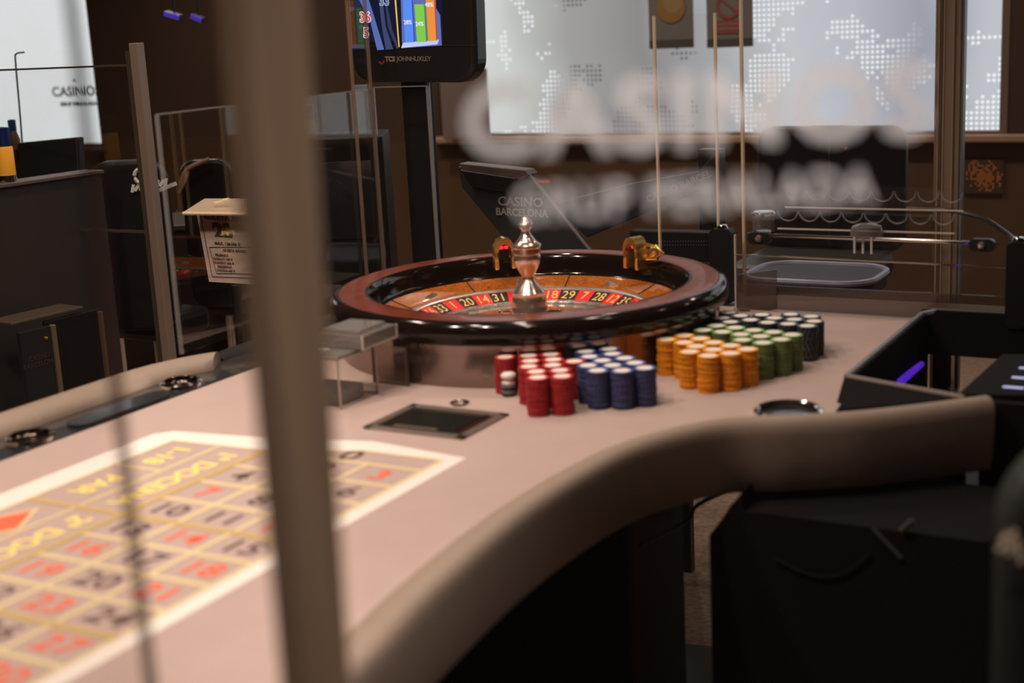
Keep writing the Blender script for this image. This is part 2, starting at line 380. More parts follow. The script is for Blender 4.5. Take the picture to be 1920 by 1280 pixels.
for r in (1.8, 6, 10): ln(-1.86, r, -.88, r, .0075)
g.build('layout_lines', print_y, tbl)
g = G()
ln(0, -.02, 0, 12, .013, .0003); ln(-1.86, 4, 3, 4, .013, .0002); ln(-1.86, 8, 3, 8, .013, .0002); ln(-1.86, 12, 3, 12, .013, .0002)
g.build('layout_divider', print_g, tbl)
RED = {1, 3, 5, 7, 9, 12, 14, 16, 18, 19, 21, 23, 25, 27, 30, 32, 34, 36}
for n in range(1, 37):
    r, l = (n-1)//3, (n-1) % 3
    if n == 11:
        for dx in (-.0165, .0165): text('printed_digit', '1', .058, print_b, Matrix.Translation(LR(l+.5, r+.5, TZ+.0004)+Vector((dx, 0, 0))), tbl, bold=.0006, xs=1.12)
        continue
    text('printed_number', str(n), .058, print_r if n in RED else print_b, Matrix.Translation(LR(l+.5, r+.5, TZ+.0004)), tbl, bold=.0006, xs=1.12)
text('printed_number', '0', .062, print_b, Matrix.Translation(LR(1.5, -.33, TZ+.0004)), tbl, bold=.001, xs=1.2)
Rm = Matrix.Rotation(-PI/2, 4, 'Z')
for s_, l, r, sz in (('1-18', -1.38, .95, .050), ('PAR', -1.38, 2.9, .050), ('IMPAR', -1.38, 9, .046), ('19-36', -1.38, 11, .046),
                     ('1ª DOCENA', -.44, 2.0, .050), ('2ª DOCENA', -.44, 6.0, .050), ('3ª DOCENA', -.44, 10, .050)):
    text('printed_word', s_, sz, print_t, Matrix.Translation(LR(l, r, TZ+.0004)) @ Rm, tbl, bold=.0012)
for r, m in ((5.25, print_r), (7, print_b)):
    a, b = .78, .36
    for k, mm, z in ((1.22, print_y, .0007), (1, m, .0009)):
        q = [LR(-1.38, r-a*k), LR(-1.38+b*k, r), LR(-1.38, r+a*k), LR(-1.38-b*k, r)]
        G().prism([(p.x, p.y) for p in q], TZ-.001, TZ+z).build('printed_diamond', mm, tbl)
# banknote slot with its metal frame
c4 = [onz(678, 803, TZ), onz(775, 760, TZ), onz(952, 778, TZ), onz(872, 826, TZ)]
xa = (c4[0].x+c4[1].x)/2; xb = (c4[2].x+c4[3].x)/2; ya = (c4[0].y+c4[3].y)/2; yb = (c4[1].y+c4[2].y)/2
t = thing('money_slot', 'black inset drop slot with metal frame in the felt before the red chips', 'slot', ((xa+xb)/2, (ya+yb)/2, TZ))
g = G(); fwid = .016
g.span((xa, ya, TZ-.001), (xb, ya+fwid, TZ+.004), bev=.0015); g.span((xa, yb-fwid, TZ-.001), (xb, yb, TZ+.004), bev=.0015)
g.span((xa, ya, TZ-.001), (xa+fwid, yb, TZ+.004), bev=.0015); g.span((xb-fwid, ya, TZ-.001), (xb, yb, TZ+.004), bev=.0015)
g.build('frame', mat('slot_frame', (.26, .20, .17), .35, .6), t)
G().span((xa+fwid, ya+fwid, TZ), (xb-fwid, yb-fwid, TZ+.0015)).build('well', mat('slot_black', (.01, .012, .010), .25, coat=.5), t)
G().span((xb-fwid-.016, ya+fwid+.008, TZ+.001), (xb-fwid-.008, yb-fwid-.01, TZ+.006), bev=.001).build('lip', chrome, t)
G().span((xa+fwid+.03, ya+fwid+.006, TZ+.001), (xb-fwid-.05, ya+fwid+.016, TZ+.0045), bev=.001).build('lip', postd, t)
p = onz(862, 757, TZ)
tag(G().lathe([(.010, .0), (.0115, .003), (.015, .0045), (.018, .003), (.0185, 0), (.010, 0)], c=(p.x, p.y, TZ), n=28).build('metal_ring', chrome, smooth=True), 'small chrome ring set in the felt behind the drop slot', 'ring')
p = onz(1478, 776, TZ)
h = thing('cup_holder', 'dark chrome cup well half hidden behind the near padded rail', 'cup holder', (p.x, p.y, TZ))
G().lathe([(.045, .0), (.047, .008), (.052, .011), (.057, .007), (.058, 0)], c=(p.x, p.y, TZ), n=40).build('rim', chrome, h, smooth=True)
G().lathe([(0, .001), (.045, .001), (.046, .006)], c=(p.x, p.y, TZ), n=40).build('cup', plate, h, smooth=True)

# ---------------------------------------------------------------- roulette wheel
WX, WY = o2(.0402, 2.9143); WC = (WX, WY, 0)
wh = thing('roulette', 'large roulette wheel with mahogany rim, black bowl and chrome turret', 'roulette wheel', (WX, WY, TZ))
basem = mat('mirror_brown_base', (.30, .22, .19), .16, .85)
def lat(name, pr, m, n=128, smooth=True, parent=None, ang=.7): return G().lathe(pr, c=WC, n=n).build(name, m, parent or wh, smooth=smooth, angle=ang)
lat('base', [(.36, TZ), (.394, TZ), (.394, .856), (.36, .856), (.36, TZ)], basem)
lat('outer_rim', [(.385, .850), (.404, .851), (.411, .856), (.4125, .866), (.4125, .880), (.409, .889), (.401, .8945), (.392, .8958), (.388, .894)], lacq)
lat('top_rim', [(.393, .890), (.393, .8958), (.345, .8975), (.339, .896), (.339, .89)], mahog)
lat('bowl_wall', [(.340, .892), (.338, .8965), (.334, .896), (.329, .889), (.326, .878), (.325, .862), (.320, .853), (.312, .851), (.310, .848)], lacq)
lat('ball_track', [(.313, .8505), (.300, .845), (.280, .8365), (.259, .829), (.257, .825)], burl, ang=1.2)
lat('pocket_ring', [(.2635, .829), (.2625, .8325), (.256, .8335), (.2505, .8305), (.2505, .824)], chromes)
lat('pocket_bed', [(.2155, .812), (.2155, .8085), (.212, .8075), (.211, .801), (.172, .799), (.168, .801), (.166, .806), (.162, .8065)], chromes)
lat('cone', [(.165, .8055), (.150, .811), (.10, .820), (.05, .825), (0, .826)], burl)
# eight veneer joints and eight deflector studs
for k in range(8):
    a = math.radians(11+45*k); ca_, sa_ = math.cos(a), math.sin(a)
    R_ = Matrix.Translation((WX, WY, 0)) @ Matrix.Rotation(a, 4, 'Z')
    g = G(); g.hexa([R_ @ Vector(q) for q in ((.260, -.0012, .8285), (.312, -.0012, .8495), (.312, .0012, .8495), (.260, .0012, .8285))],
                    [R_ @ Vector(q) for q in ((.260, -.0012, .8305), (.312, -.0012, .8515), (.312, .0012, .8515), (.260, .0012, .8305))]); g.build('veneer_joint', blk_en, wh)
    a += math.radians(22.5); R_ = Matrix.Translation((WX, WY, 0)) @ Matrix.Rotation(a, 4, 'Z'); g = G()
    l, wd = (.022, .007) if k % 2 == 0 else (.007, .022)
    M = R_ @ Matrix.Translation((.284, 0, .8385)) @ Matrix.Rotation(-.38, 4, 'Y')
    vs = [g.bm.verts.new(M @ Vector(v)) for v in ((l, 0, 0), (0, wd, 0), (-l, 0, 0), (0, -wd, 0), (0, 0, .009))]
    for i in range(4): g.bm.faces.new((vs[i], vs[(i+1) % 4], vs[4]))
    g.bm.faces.new(vs[:4][::-1]); g.build('deflector', chromes, wh)
SEQ = [0, 32, 15, 19, 4, 21, 2, 25, 17, 34, 6, 27, 13, 36, 11, 30, 8, 23, 10, 5, 24, 16, 33, 1, 20, 14, 31, 9, 22, 18, 29, 7, 28, 12, 35, 3, 26]
p14 = onz(897, 560, .818); a14 = math.atan2(p14.y-WY, p14.x-WX); p29 = onz(1071, 551, .818); a29 = math.atan2(p29.y-WY, p29.x-WX)
da = 2*PI/37; i14 = SEQ.index(14)
off = ((a14)+(a29+da*(SEQ.index(29)-i14)))/2
for i, n in enumerate(SEQ):
    a = off-(i-i14)*da; m = green_en if n == 0 else (red if n in RED else blk_en)
    g = G().lathe([(.2155, .8085), (.2155, .8095), (.2505, .828), (.2505, .824)], n=4, a0=a-da/2, a1=a+da/2, c=WC)
    pn = g.build('number_panel', m, wh)
    rad = Vector((math.cos(a), math.sin(a), 0)); sl = (rad*.035+Vector((0, 0, .0185))).normalized(); tx = Vector((math.sin(a), -math.cos(a), 0))
    pc = Vector((WX, WY, 0))+rad*.233+Vector((0, 0, .8192))
    text('numeral', str(n), .038, gold_num, frame(pc, tx, sl), pn, bold=.0001, xs=.84, depth=.0004)
g = G()
for i in range(37):
    a = off-(i+.5)*da; M = Matrix.Translation((WX, WY, 0)) @ Matrix.Rotation(a, 4, 'Z')
    g.box((0, 0, 0), (.040, .0016, .012), rot=M @ Matrix.Translation((.192, 0, .806)))
    g.box((0, 0, 0), (.041, .0010, .0016), rot=M @ Matrix.Translation((.233, 0, .8192)) @ Matrix.Rotation(-.486, 4, 'Y'))
f = g.build('pocket_frets', chrome, wh); f['kind'] = 'stuff'
# turret, profile read off the photograph (half width, height) in metres
tp = [(0, .206), (.006, .206), (.0095, .202), (.012, .197), (.0155, .193), (.0150, .187), (.0105, .181), (.0085, .177), (.010, .171), (.0145, .165), (.019, .158), (.0265, .151), (.0305, .149), (.031, .146), (.0285, .142), (.0285, .132), (.0270, .129), (.0280, .126),
      (.0285, .121), (.0265, .112), (.0215, .100), (.0150, .088), (.0118, .082), (.0122, .077), (.0185, .068), (.0270, .060), (.0320, .053), (.0345, .050), (.0345, .044), (.0335, .041), (.0350, .037), (.0370, .030), (.0372, .022), (.0385, .018), (.0405, .012), (.0415, .006), (.0405, 0), (0, 0)]
lat('turret', [(r, z+.823) for r, z in tp], copper, n=48, ang=.45)
for k in range(4):
    a = .35+k*PI/2; c, s_ = math.cos(a), math.sin(a)
    g = G().tube([(WX+c*r, WY+s_*r, .829+r*.02) for r in (.035, .06)], [.0035, .0022], 8)
    g.lathe([(0, .005), (.004, .003), (.005, 0), (.004, -.003), (0, -.005)], c=(WX+c*.062, WY+s_*.062, .830), n=12); g.build('turret_arm', chrome, wh, smooth=True)
# gilt sensor hoods clipped on the far rim
ledr = mat('red_led', (.8, .02, .02), .4, emit=(1, .02, .02), es=2.2)
for px, py, lb in ((945, 488, 'gilt sensor hood with red lights just left of the turret'), (1194, 488, 'gilt sensor hood with crystal tail on the right of the rim')):
    p = onz(px, py, .897); rad = Vector((p.x-WX, p.y-WY, 0)).normalized(); tx = Vector((-rad.y, rad.x, 0)); tx = -tx if tx.dot(rt) < 0 else tx
    t = thing('sensor_hood', lb, 'sensor', (p.x, p.y, .897), 'gilt sensor hoods on the wheel rim')
    M = frame(p, tx, ZR) @ Matrix.Scale(1.25, 4); g = G(); n = 12; vo = []
    for z0 in (-.016, .010):
        for k in range(n+1):
            an = PI*k/n; zt = .018
            for rr in (.0195+(.002 if 3 < k < 9 else 0), .0115):
                vo.append(g.bm.verts.new(M @ Vector((rr*math.cos(an), zt+rr*math.sin(an)*1.15, -z0))))
        # legs
    m_ = 2*(n+1)
    for k in range(n):
        for z in (0, m_): g.bm.faces.new((vo[z+2*k], vo[z+2*k+1], vo[z+2*k+3], vo[z+2*k+2]))
        g.bm.faces.new((vo[2*k], vo[2*k+2], vo[m_+2*k+2], vo[m_+2*k])); g.bm.faces.new((vo[2*k+1], vo[2*k+3], vo[m_+2*k+3], vo[m_+2*k+1]))
    for sx in (-1, 1): g.box((0, 0, 0), (.008, .034, .026), rot=M @ Matrix.Translation((sx*.0155, .003, .003)), bev=.002)
    g.build('hood', gold, t, smooth=True, angle=.5)
    G().box((0, 0, 0), (.022, .030, .004), rot=M @ Matrix.Translation((0, .016, -.004))).build('backplate', black, t)
    for sx in (-1, 1): G().box((0, 0, 0), (.007, .005, .003), rot=M @ Matrix.Translation((sx*.0045, .024, .003)), bev=.001).build('led', ledr, t)
    if px > 1000:
        g = G(); g.tube([M @ Vector(q) for q in ((.016, .030, -.006), (.036, .026, -.012), (.050, .016, -.016), (.040, .006, -.012), (.018, .004, -.006))], .004, 8)
        g.box((0, 0, 0), (.028, .018, .012), rot=M @ Matrix.Translation((.030, .016, -.012)) @ Matrix.Rotation(.6, 4, 'Z'), bev=.004); g.build('tail', gold, t, smooth=True)

# ---------------------------------------------------------------- chips
def chip_mat(name, c1, c2):
    m = mat(name, c1, .6, spec=.3); N = m.node_tree.nodes; L = m.node_tree.links; p = N['Principled BSDF']
    tc = N.new('ShaderNodeTexCoord'); sx = N.new('ShaderNodeSeparateXYZ'); L.new(tc.outputs['Object'], sx.inputs[0])
    at = N.new('ShaderNodeMath'); at.operation = 'ARCTAN2'; L.new(sx.outputs[1], at.inputs[0]); L.new(sx.outputs[0], at.inputs[1])
    mu = N.new('ShaderNodeMath'); mu.operation = 'MULTIPLY'; mu.inputs[1].default_value = 14/(2*PI); L.new(at.outputs[0], mu.inputs[0])
    fr = N.new('ShaderNodeMath'); fr.operation = 'FRACT'; L.new(mu.outputs[0], fr.inputs[0])
    gt = N.new('ShaderNodeMath'); gt.operation = 'GREATER_THAN'; gt.inputs[1].default_value = .68; L.new(fr.outputs[0], gt.inputs[0])
    mx = N.new('ShaderNodeMix'); mx.data_type = 'RGBA'; mx.inputs[6].default_value = (*c1, 1); mx.inputs[7].default_value = (*c2, 1)
    L.new(gt.outputs[0], mx.inputs[0]); L.new(mx.outputs[2], p.inputs['Base Color']); return m
disc = mat('chip_inlay', (.82, .74, .68), .6)
CH = dict(
 red=(((.33, .010, .014), (.42, .035, .04)), [(-0.014, 2.497), (0.04, 2.336), (0.081, 2.336), (0.039, 2.377), (0.08, 2.377), (0.027, 2.416), (0.069, 2.417), (0.03, 2.457), (0.071, 2.458), (0.028, 2.498), (0.069, 2.499), (0.108, 2.438)]),
 blue=(((.036, .040, .125), (.075, .08, .17)), [(0.144, 2.363), (0.185, 2.354), (0.225, 2.364), (0.13, 2.401), (0.172, 2.393), (0.212, 2.403), (0.158, 2.432), (0.197, 2.442), (0.137, 2.467), (0.178, 2.478), (0.132, 2.508), (0.176, 2.519)]),
 orange=(((.66, .225, .004), (.74, .27, .012)), [(0.343, 2.429), (0.383, 2.438), (0.417, 2.462), (0.315, 2.466), (0.359, 2.471), (0.394, 2.496), (0.333, 2.503), (0.367, 2.527), (0.315, 2.54), (0.348, 2.564), (0.287, 2.571), (0.322, 2.596)]),
 green=(((.115, .155, .045), (.16, .21, .075)), [(0.454, 2.505), (0.49, 2.524), (0.517, 2.556), (0.422, 2.535), (0.459, 2.557), (0.488, 2.586), (0.426, 2.581), (0.455, 2.61), (0.397, 2.61), (0.426, 2.639), (0.364, 2.634), (0.394, 2.666)]),
 black=(((.014, .016, .020), (.10, .09, .085)), [(0.56, 2.624), (0.58, 2.661), (0.584, 2.706), (0.528, 2.65), (0.548, 2.686), (0.55, 2.734), (0.493, 2.671), (0.513, 2.707), (0.465, 2.702), (0.495, 2.744), (0.425, 2.693), (0.454, 2.745), (0.415, 2.733), (0.435, 2.781)]))
def chip_mesh(name, m, inlay, rimc):
    g = G(); g.lathe([(0, 0), (.0188, 0), (.0196, .0005), (.0196, .0027), (.0188, .0032), (.0138, .0032)], n=28)
    g.mi = 1; g.lathe([(.0138, .0032), (0, .0032)], n=28)
    g.mi = 2; g.lathe([(.0188, .00325), (.0139, .00325)], n=28)
    o = g.build(name, [m, inlay, rimc], smooth=True, angle=.5); me = o.data; bpy.data.objects.remove(o); return me
ORD = ['front', 'second', 'third', 'fourth', 'fifth', 'sixth', 'seventh']
for cname, (cc, pos) in CH.items():
    m = chip_mat(cname+'_chip', *cc)
    rimm = {'green': (.22, .38, .10), 'black': (.06, .09, .12), 'orange': (.9, .36, .01), 'blue': (.07, .10, .34), 'red': (.55, .02, .02)}[cname]
    me = chip_mesh('chip', m, disc, mat(cname+'_chip_top', rimm, .5))
    pts = [(o2(x, y), (x, y)) for x, y in pos]
    # rank from the camera (distance) and from the left, so that every stack has its own description
    order = sorted(range(len(pts)), key=lambda i: pts[i][1][1])
    for rank, i in enumerate(order):
        (x, y), (ox, oy) = pts[i]
        row = rank//3; mates = sorted(order[row*3:row*3+3], key=lambda k: pts[k][1][0]); w_ = mates.index(i)
        side = ['left', 'middle', 'right'][w_] if len(mates) == 3 else (['left', 'right'][w_] if len(mates) == 2 else 'last')
        lb = '%s chip stack, %s one of the %s three from the near side' % (cname, side, ORD[row])
        if len(mates) == 2: lb = '%s chip stack, %s one of the hindmost pair beside the wheel' % (cname, side)
        if (ox, oy) == (-.014, 2.497): lb = 'lone red chip stack at the far left, behind the white dolly'
        if (ox, oy) == (.108, 2.438): lb = 'single red chip stack squeezed between the red and blue blocks'
        t = thing('chip_stack', lb, 'chip stack', (x, y, TZ), cname+' chip stacks beside the wheel')
        for k in range(20):
            c = bpy.data.objects.new('chip', me); COL.objects.link(c); c.parent = t
            j = .0006 if cname != 'orange' else .0010
            c.location = (random.uniform(-j, j), random.uniform(-j, j), k*.0033); c.rotation_euler = (0, 0, random.uniform(0, 6.28))
# short mixed stack: grey and black chips below, white marker dolly above
p = onz(955, 741, TZ)
t = thing('marker_stack', 'short stack of black and grey markers topped by a white dolly', 'marker', (p.x, p.y, TZ))
z = TZ
for k in range(4):
    G().lathe([(0, 0), (.0125, 0), (.0135, .001), (.0135, .0048), (.0125, .0055), (0, .0055)], c=(p.x, p.y, z), n=28).build('disc', [black, mat('grey_disc', (.18, .18, .17), .5)][k % 2], t, smooth=True, angle=.5); z += .0056
G().lathe([(0, 0), (.011, 0), (.0125, .002), (.0105, .005), (.0075, .007), (.009, .009), (.0130, .011), (.0138, .014), (.0130, .0175), (.009, .0205), (0, .0215)], c=(p.x, p.y, z), n=28).build('dolly', mat('dolly_white', (.8, .75, .68), .35), t, smooth=True, angle=.9)

# ---------------------------------------------------------------- clear pieces round the wheel
# flat guard panel left of the wheel base
a = onz(703, 716, TZ); b = onz(766, 724, TZ)
t = thing('wheel_guard', 'low smoky acrylic panel standing against the left of the wheel base', 'guard', ((a.x+b.x)/2, (a.y+b.y)/2, TZ))
d = (b-a).normalized(); n = Vector((-d.y, d.x, 0))
g = G().box((0, 0, 0), ((b-a).length, .004, .074), rot=frame((a+b)/2+Vector((0, 0, .037)), d, n)); g.build('panel', acr2, t)
g = G().box((0, 0, 0), (.003, .005, .074), rot=frame(b+Vector((0, 0, .037)), d, n)); g.box((0, 0, 0), (.003, .005, .074), rot=frame(a+Vector((0, 0, .037)), d, n)); g.build('edge', postd, t)
# clear card box near the left rail, a second smaller block behind it
def clearbox(lbl, x0, x1, y0, y1, z0, h, wall=.004, lid=True):
    t = thing('acrylic_box', lbl, 'box', ((x0+x1)/2, (y0+y1)/2, z0)); g = G()
    g.span((x0, y0, z0), (x1, y0+wall, z0+h)); g.span((x0, y1-wall, z0), (x1, y1, z0+h)); g.span((x0, y0+wall, z0), (x0+wall, y1-wall, z0+h)); g.span((x1-wall, y0+wall, z0), (x1, y1-wall, z0+h))
    g.build('wall', acr, t)
    if lid: G().span((x0-.002, y0-.002, z0+h), (x1+.002, y1+.002, z0+h+.006)).build('lid', acrb, t)
    g = G(); e = .003
    for x in (x0, x1-e):
        for y in (y0, y1-e): g.span((x, y, z0), (x+e, y+e, z0+h))
    for y in (y0-.001, y1-e): g.span((x0, y, z0+h-.001), (x1, y+e, z0+h+.004)); g.span((x0, y, z0), (x1, y+e, z0+.003))
    g.build('edge', edge, t); return t
q0 = onz(640, 768, TZ); q1 = onz(705, 742, TZ)
xb_ = q0.x; 
t = clearbox('large clear acrylic card box on the felt beside the foreground post', xb_-.13, xb_, q0.y, q0.y+.118, TZ, .090)
G().span((xb_-.10, q0.y+.012, TZ+.0005), (xb_-.012, q1.y-.01, TZ+.028), bev=.003).build('insert', mat('smoke_insert', (.06, .055, .06), .2, coat=.5), t)
G().span((xb_-.085, q0.y+.03, TZ+.0962), (xb_-.045, q0.y+.045, TZ+.098)).build('label_plate', mat('grey_label', (.45, .47, .52), .4), t)
t = thing('acrylic_block', 'thick clear acrylic block with square plate on top of the card box', 'block', (xb_-.04, q1.y, TZ+.0965))
G().span((xb_-.085, q0.y+.055, TZ+.0965), (xb_+.018, q0.y+.165, TZ+.122), bev=.002).build('body', acrb, t)
G().span((xb_-.075, q0.y+.065, TZ+.1225), (xb_+.004, q0.y+.150, TZ+.130), bev=.002).build('plate', acrb, t)
g = G(); g.span((xb_+.0155, q0.y+.054, TZ+.0965), (xb_+.0185, q0.y+.057, TZ+.122)); g.span((xb_+.0155, q0.y+.163, TZ+.0965), (xb_+.0185, q0.y+.166, TZ+.122)); g.span((xb_+.0160, q0.y+.055, TZ+.0965), (xb_+.0185, q0.y+.165, TZ+.099)); g.build('edge', edge, t)

# long acrylic screen on the far rail and its return by the pole
zt = onX(301, 215, -1.98).z; ya, yb = 2.115, 2.85
t = thing('acrylic_screen', 'tall clear acrylic screen along the far rail behind the foreground post', 'screen', (-1.98, 2.45, .80))
G().span((-1.983, ya, .80), (-1.977, yb, zt)).build('pane', acr, t)
g = G(); g.span((-1.985, ya-.003, .80), (-1.975, ya, zt)); g.span((-1.985, yb, .80), (-1.975, yb+.003, zt)); g.span((-1.984, ya, zt), (-1.976, yb, zt+.0025)); g.build('edge', edgew, t)
p = onX(563, 208, -1.98); G().span((-1.984, p.y-.0015, .80), (-1.976, p.y+.0015, zt)).build('joint', edgew, t)
t = thing('acrylic_screen', 'narrow clear acrylic screen in front of the display pole', 'screen', (-1.93, 2.85, .78))
p = onY(800, 162, 2.855); G().span((-1.975, 2.852, .775), (p.x, 2.858, p.z)).build('pane', acr, t)
g = G(); g.span((p.x, 2.850, .775), (p.x+.004, 2.860, p.z)); g.span((-1.975, 2.850, p.z), (p.x, 2.860, p.z+.002)); g.build('edge', edgew, t)
for (x0, y0, x1, y1, lb) in ((641, 0, 690, 470, 'thin bronze lit edge of acrylic pane hanging left of the display'),):
    pass

# panes behind the wheel's right side, warm gleam painted on their edges
def vstrip(px, ptop, pbot, Y, wd=.0045, m=None, ztop=None):
    a = onY(px, pbot, Y); return a, wd
Yg = 3.06
L3 = onY(1240, 545, Yg); L3t = onY(1225, 30, Yg); L1 = onY(1349, 520, Yg); L2 = onY(1396, 530, Yg+.02)
t = thing('acrylic_screen', 'upright clear pane with gold-lit edges rising behind the wheel\'s right rim', 'screen', ((L3.x+L1.x)/2, Yg, .77))
G().span((L3.x, Yg-.002, .775), (L1.x, Yg+.002, L3t.z)).build('pane', acr, t)
for x in (L3.x, L1.x): G().span((x-.0025, Yg-.004, .775), (x+.0025, Yg+.004, L3t.z)).build('edge', edgeg, t)
t = thing('acrylic_screen', 'tallest clear pane, gold-lit edge left of the clear chip rack, held by the right post', 'screen', ((L2.x)/1, Yg+.02, .77))
ps = onY(1777, 300, 3.25)
G().hexa([(L2.x, Yg+.02, .775), (ps.x, 3.24, .775), (ps.x, 3.244, .775), (L2.x, Yg+.024, .775)], [(L2.x, Yg+.02, 1.75), (ps.x, 3.24, 1.75), (ps.x, 3.244, 1.75), (L2.x, Yg+.024, 1.75)]).build('pane', acr, t)
G().span((L2.x-.0028, Yg+.016, .775), (L2.x+.0028, Yg+.026, 1.75)).build('edge', edgeg, t)
# two slim panes left: golden verticals
for (pa, pb, Y, ztp, lb) in ((655, 690, 2.35, 1.75, 'slim bronze-edged pane strip crossing the display from above'), (697, 718, 2.5, 1.33, 'short bronze-edged pane strip beside the display')):
    p = onY(pb, 480, Y); g = G().span((p.x-.0018, Y-.004, .80 if False else 1.0), (p.x+.0018, Y+.004, ztp))
    bpy.data.objects  # (kept simple: these are edges of the long screen's upper pane)
    g.bm.free()
up_t = thing('acrylic_screen', 'upper clear pane with bronze-lit edges, between the foreground post and the display', 'screen', (-1.98, 2.72, 1.0))
pa = onX(663, 177, -1.975); pb = onX(695, 163, -1.975)
G().span((-1.977, pa.y, .80), (-1.973, pb.y, 1.62)).build('pane', acr, up_t)
for p in (pa, pb): G().span((-1.979, p.y-.002, .80), (-1.971, p.y+.002, 1.62)).build('edge', mat('edge_bronze_gleam', (.30, .19, .12), .4, alpha=.5), up_t)  # light on the clear edges painted as a bronze colour

# posts
def slab_post(name, lbl, c, sx, sy, z0, z1, m, m2, grooves=True):
    t = thing(name, lbl, 'post', (c.x, c.y, z0)); G().span((c.x-sx/2, c.y-sy/2, z0), (c.x+sx/2, c.y+sy/2, z1), bev=.002).build('profile', m, t)
    if grooves:
        for k in (-.25, .25): G().span((c.x+sx*k-.0025, c.y-sy/2-.002, z0), (c.x+sx*k+.0025, c.y-sy/2+.001, z1)).build('groove', m2, t)
    return t
Yp = 3.25; c = onY(1777, 300, Yp)
t = slab_post('screen_post', 'ribbed bronze aluminium post before the daylight window on the right', c, .056, .03, 0, 2.7, post, postd)
G().span((c.x+.029, Yp-.012, 0), (c.x+.034, Yp+.012, 2.7)).build('seal', mat('grey_seal', (.16, .18, .18), .4), t)
for k, x in enumerate((-.019, -.008, .012)): G().span((c.x+x-.001, Yp-.0175, 0), (c.x+x+.001, Yp-.014, 2.7)).build('rib', sillm, t)
c = onD(286, 370, 3.9)
t = slab_post('screen_post', 'slim beige post with flat cap left of the tall acrylic screen', c, .029, .029, 0, onD(258, 80, 3.9).z, mat('beige_post', (.30, .22, .17), .4, .2), postd, False)
G().span((c.x-.030, c.y-.014, .0), (c.x-.0150, c.y-.004, onD(258, 80, 3.9).z-.02)).build('glass_channel', mat('channel_olive', (.09, .07, .045), .4, .3), t)
zt2 = onD(258, 80, 3.9).z
t = thing('glass_partition', 'clear glass partition fixed to the slim beige post, in front of the left window', 'partition', (c.x-.5, c.y, .05))
G().span((c.x-1.0, c.y-.004, .05), (c.x-.036, c.y+.004, zt2-.06)).build('pane', clear('partition_glass', (.98, .98, .98), .05), t)
G().span((c.x-1.0, c.y-.005, zt2-.06), (c.x-.036, c.y+.005, zt2-.055)).build('edge', postd, t)
zr = onD(290, 437, 3.9).z
G().span((c.x-.45, c.y-.006, zr-.004), (c.x-.036, c.y-.004, zr+.004)).build('rail', postd, t)
# foreground post and the screen with vinyl lettering
Df = .88
tl, trr = onD(420, 0, Df), onD(572, 0, Df); bl, br = onD(536, 1280, Df), onD(652, 1280, Df)
fx = (bl.x+br.x)/2; fy = (bl.y+br.y)/2
t = thing('screen_post', 'large blurred dark bronze post in the foreground', 'post', (fx, fy, 0))
def fpost(l, r):           # rectangular section whose silhouette spans l..r
    wtot = (r-l).length; sx = wtot*.42; sy = wtot*1.22; return (l.x, l.y, sx, sy)
def corners(l, r, z, ext):
    ctr = (l+r)/2; wt = (r-l).length*ext; sx, sy = wt*.40, wt*1.30
    return [(ctr.x-sx/2, ctr.y-sy/2, z), (ctr.x+sx/2, ctr.y-sy/2, z), (ctr.x+sx/2, ctr.y+sy/2, z), (ctr.x-sx/2, ctr.y+sy/2, z)]
zt_, zb_ = tl.z, bl.z
pt = (tl+trr)/2; pb = (bl+br)/2; wT = (trr-tl).length; wB = (br-bl).length
def sect(z):
    k = (z-zb_)/(zt_-zb_); k = max(-.3, min(1.4, k)); c_ = pb.lerp(pt, 0); cx_ = pb.x+(pt.x-pb.x)*k; cy_ = pb.y+(pt.y-pb.y)*k; wt = wB+(wT-wB)*k
    sx, sy = wt*.45, wt*1.22
    return [(cx_-sx/2, cy_-sy/2, z), (cx_+sx/2, cy_-sy/2, z), (cx_+sx/2, cy_+sy/2, z), (cx_-sx/2, cy_+sy/2, z)]
G().hexa(sect(.02), sect(zb_-.15)).hexa(sect(zb_-.15), sect(1.75)).build('profile', mat('bronze_foreground', (.27, .18, .118), .5, .0), t)
G().span((pb.x-.05, pb.y-.05, 0), (pb.x+.05, pb.y+.05, .02), bev=.003).build('foot', postd, t)
# the screen runs from the post to the right, square to the aisle
gp = Vector((pb.x, pb.y, 0))+rt0*.034-Vector((fw.x, fw.y, 0))*.012
scr = thing('lettered_screen', 'clear glass screen in the foreground with large blurred white vinyl lettering', 'screen', (gp.x+rt0.x*.35, gp.y+rt0.y*.35, .0))
fh = old2w((0, 1, 0)); Ms = frame(gp, rt0, ZR)            # local x along the pane, y up, z towards the aisle
G().box((0, 0, 0), (.72, 1.5, .004), rot=Ms @ Matrix.Translation((.36, 1.0, 0))).build('pane', clear('screen_glass', (.985, .98, .975), .2, haze=.002, hcol=(.7, .6, .55)), scr)
G().box((0, 0, 0), (.72, .03, .02), rot=Ms @ Matrix.Translation((.36, .235, 0))).build('bottom_channel', postd, scr)
vinyl = bpy.data.materials.new('frosted_vinyl'); vinyl.use_nodes = True
N = vinyl.node_tree.nodes; L = vinyl.node_tree.links; N.remove(N['Principled BSDF'])
tb = N.new('ShaderNodeBsdfTransparent'); df = N.new('ShaderNodeBsdfDiffuse'); df.inputs[0].default_value = (.85, .84, .86, 1); tr = N.new('ShaderNodeBsdfTranslucent'); tr.inputs[0].default_value = (.85, .84, .86, 1)
ad = N.new('ShaderNodeMixShader'); ad.inputs[0].default_value = .45; L.new(df.outputs[0], ad.inputs[1]); L.new(tr.outputs[0], ad.inputs[2])
mx = N.new('ShaderNodeMixShader'); mx.inputs[0].default_value = .78; L.new(tb.outputs[0], mx.inputs[1]); L.new(ad.outputs[0], mx.inputs[2]); L.new(mx.outputs[0], N['Material Output'].inputs[0])
Mi = Ms.inverted()
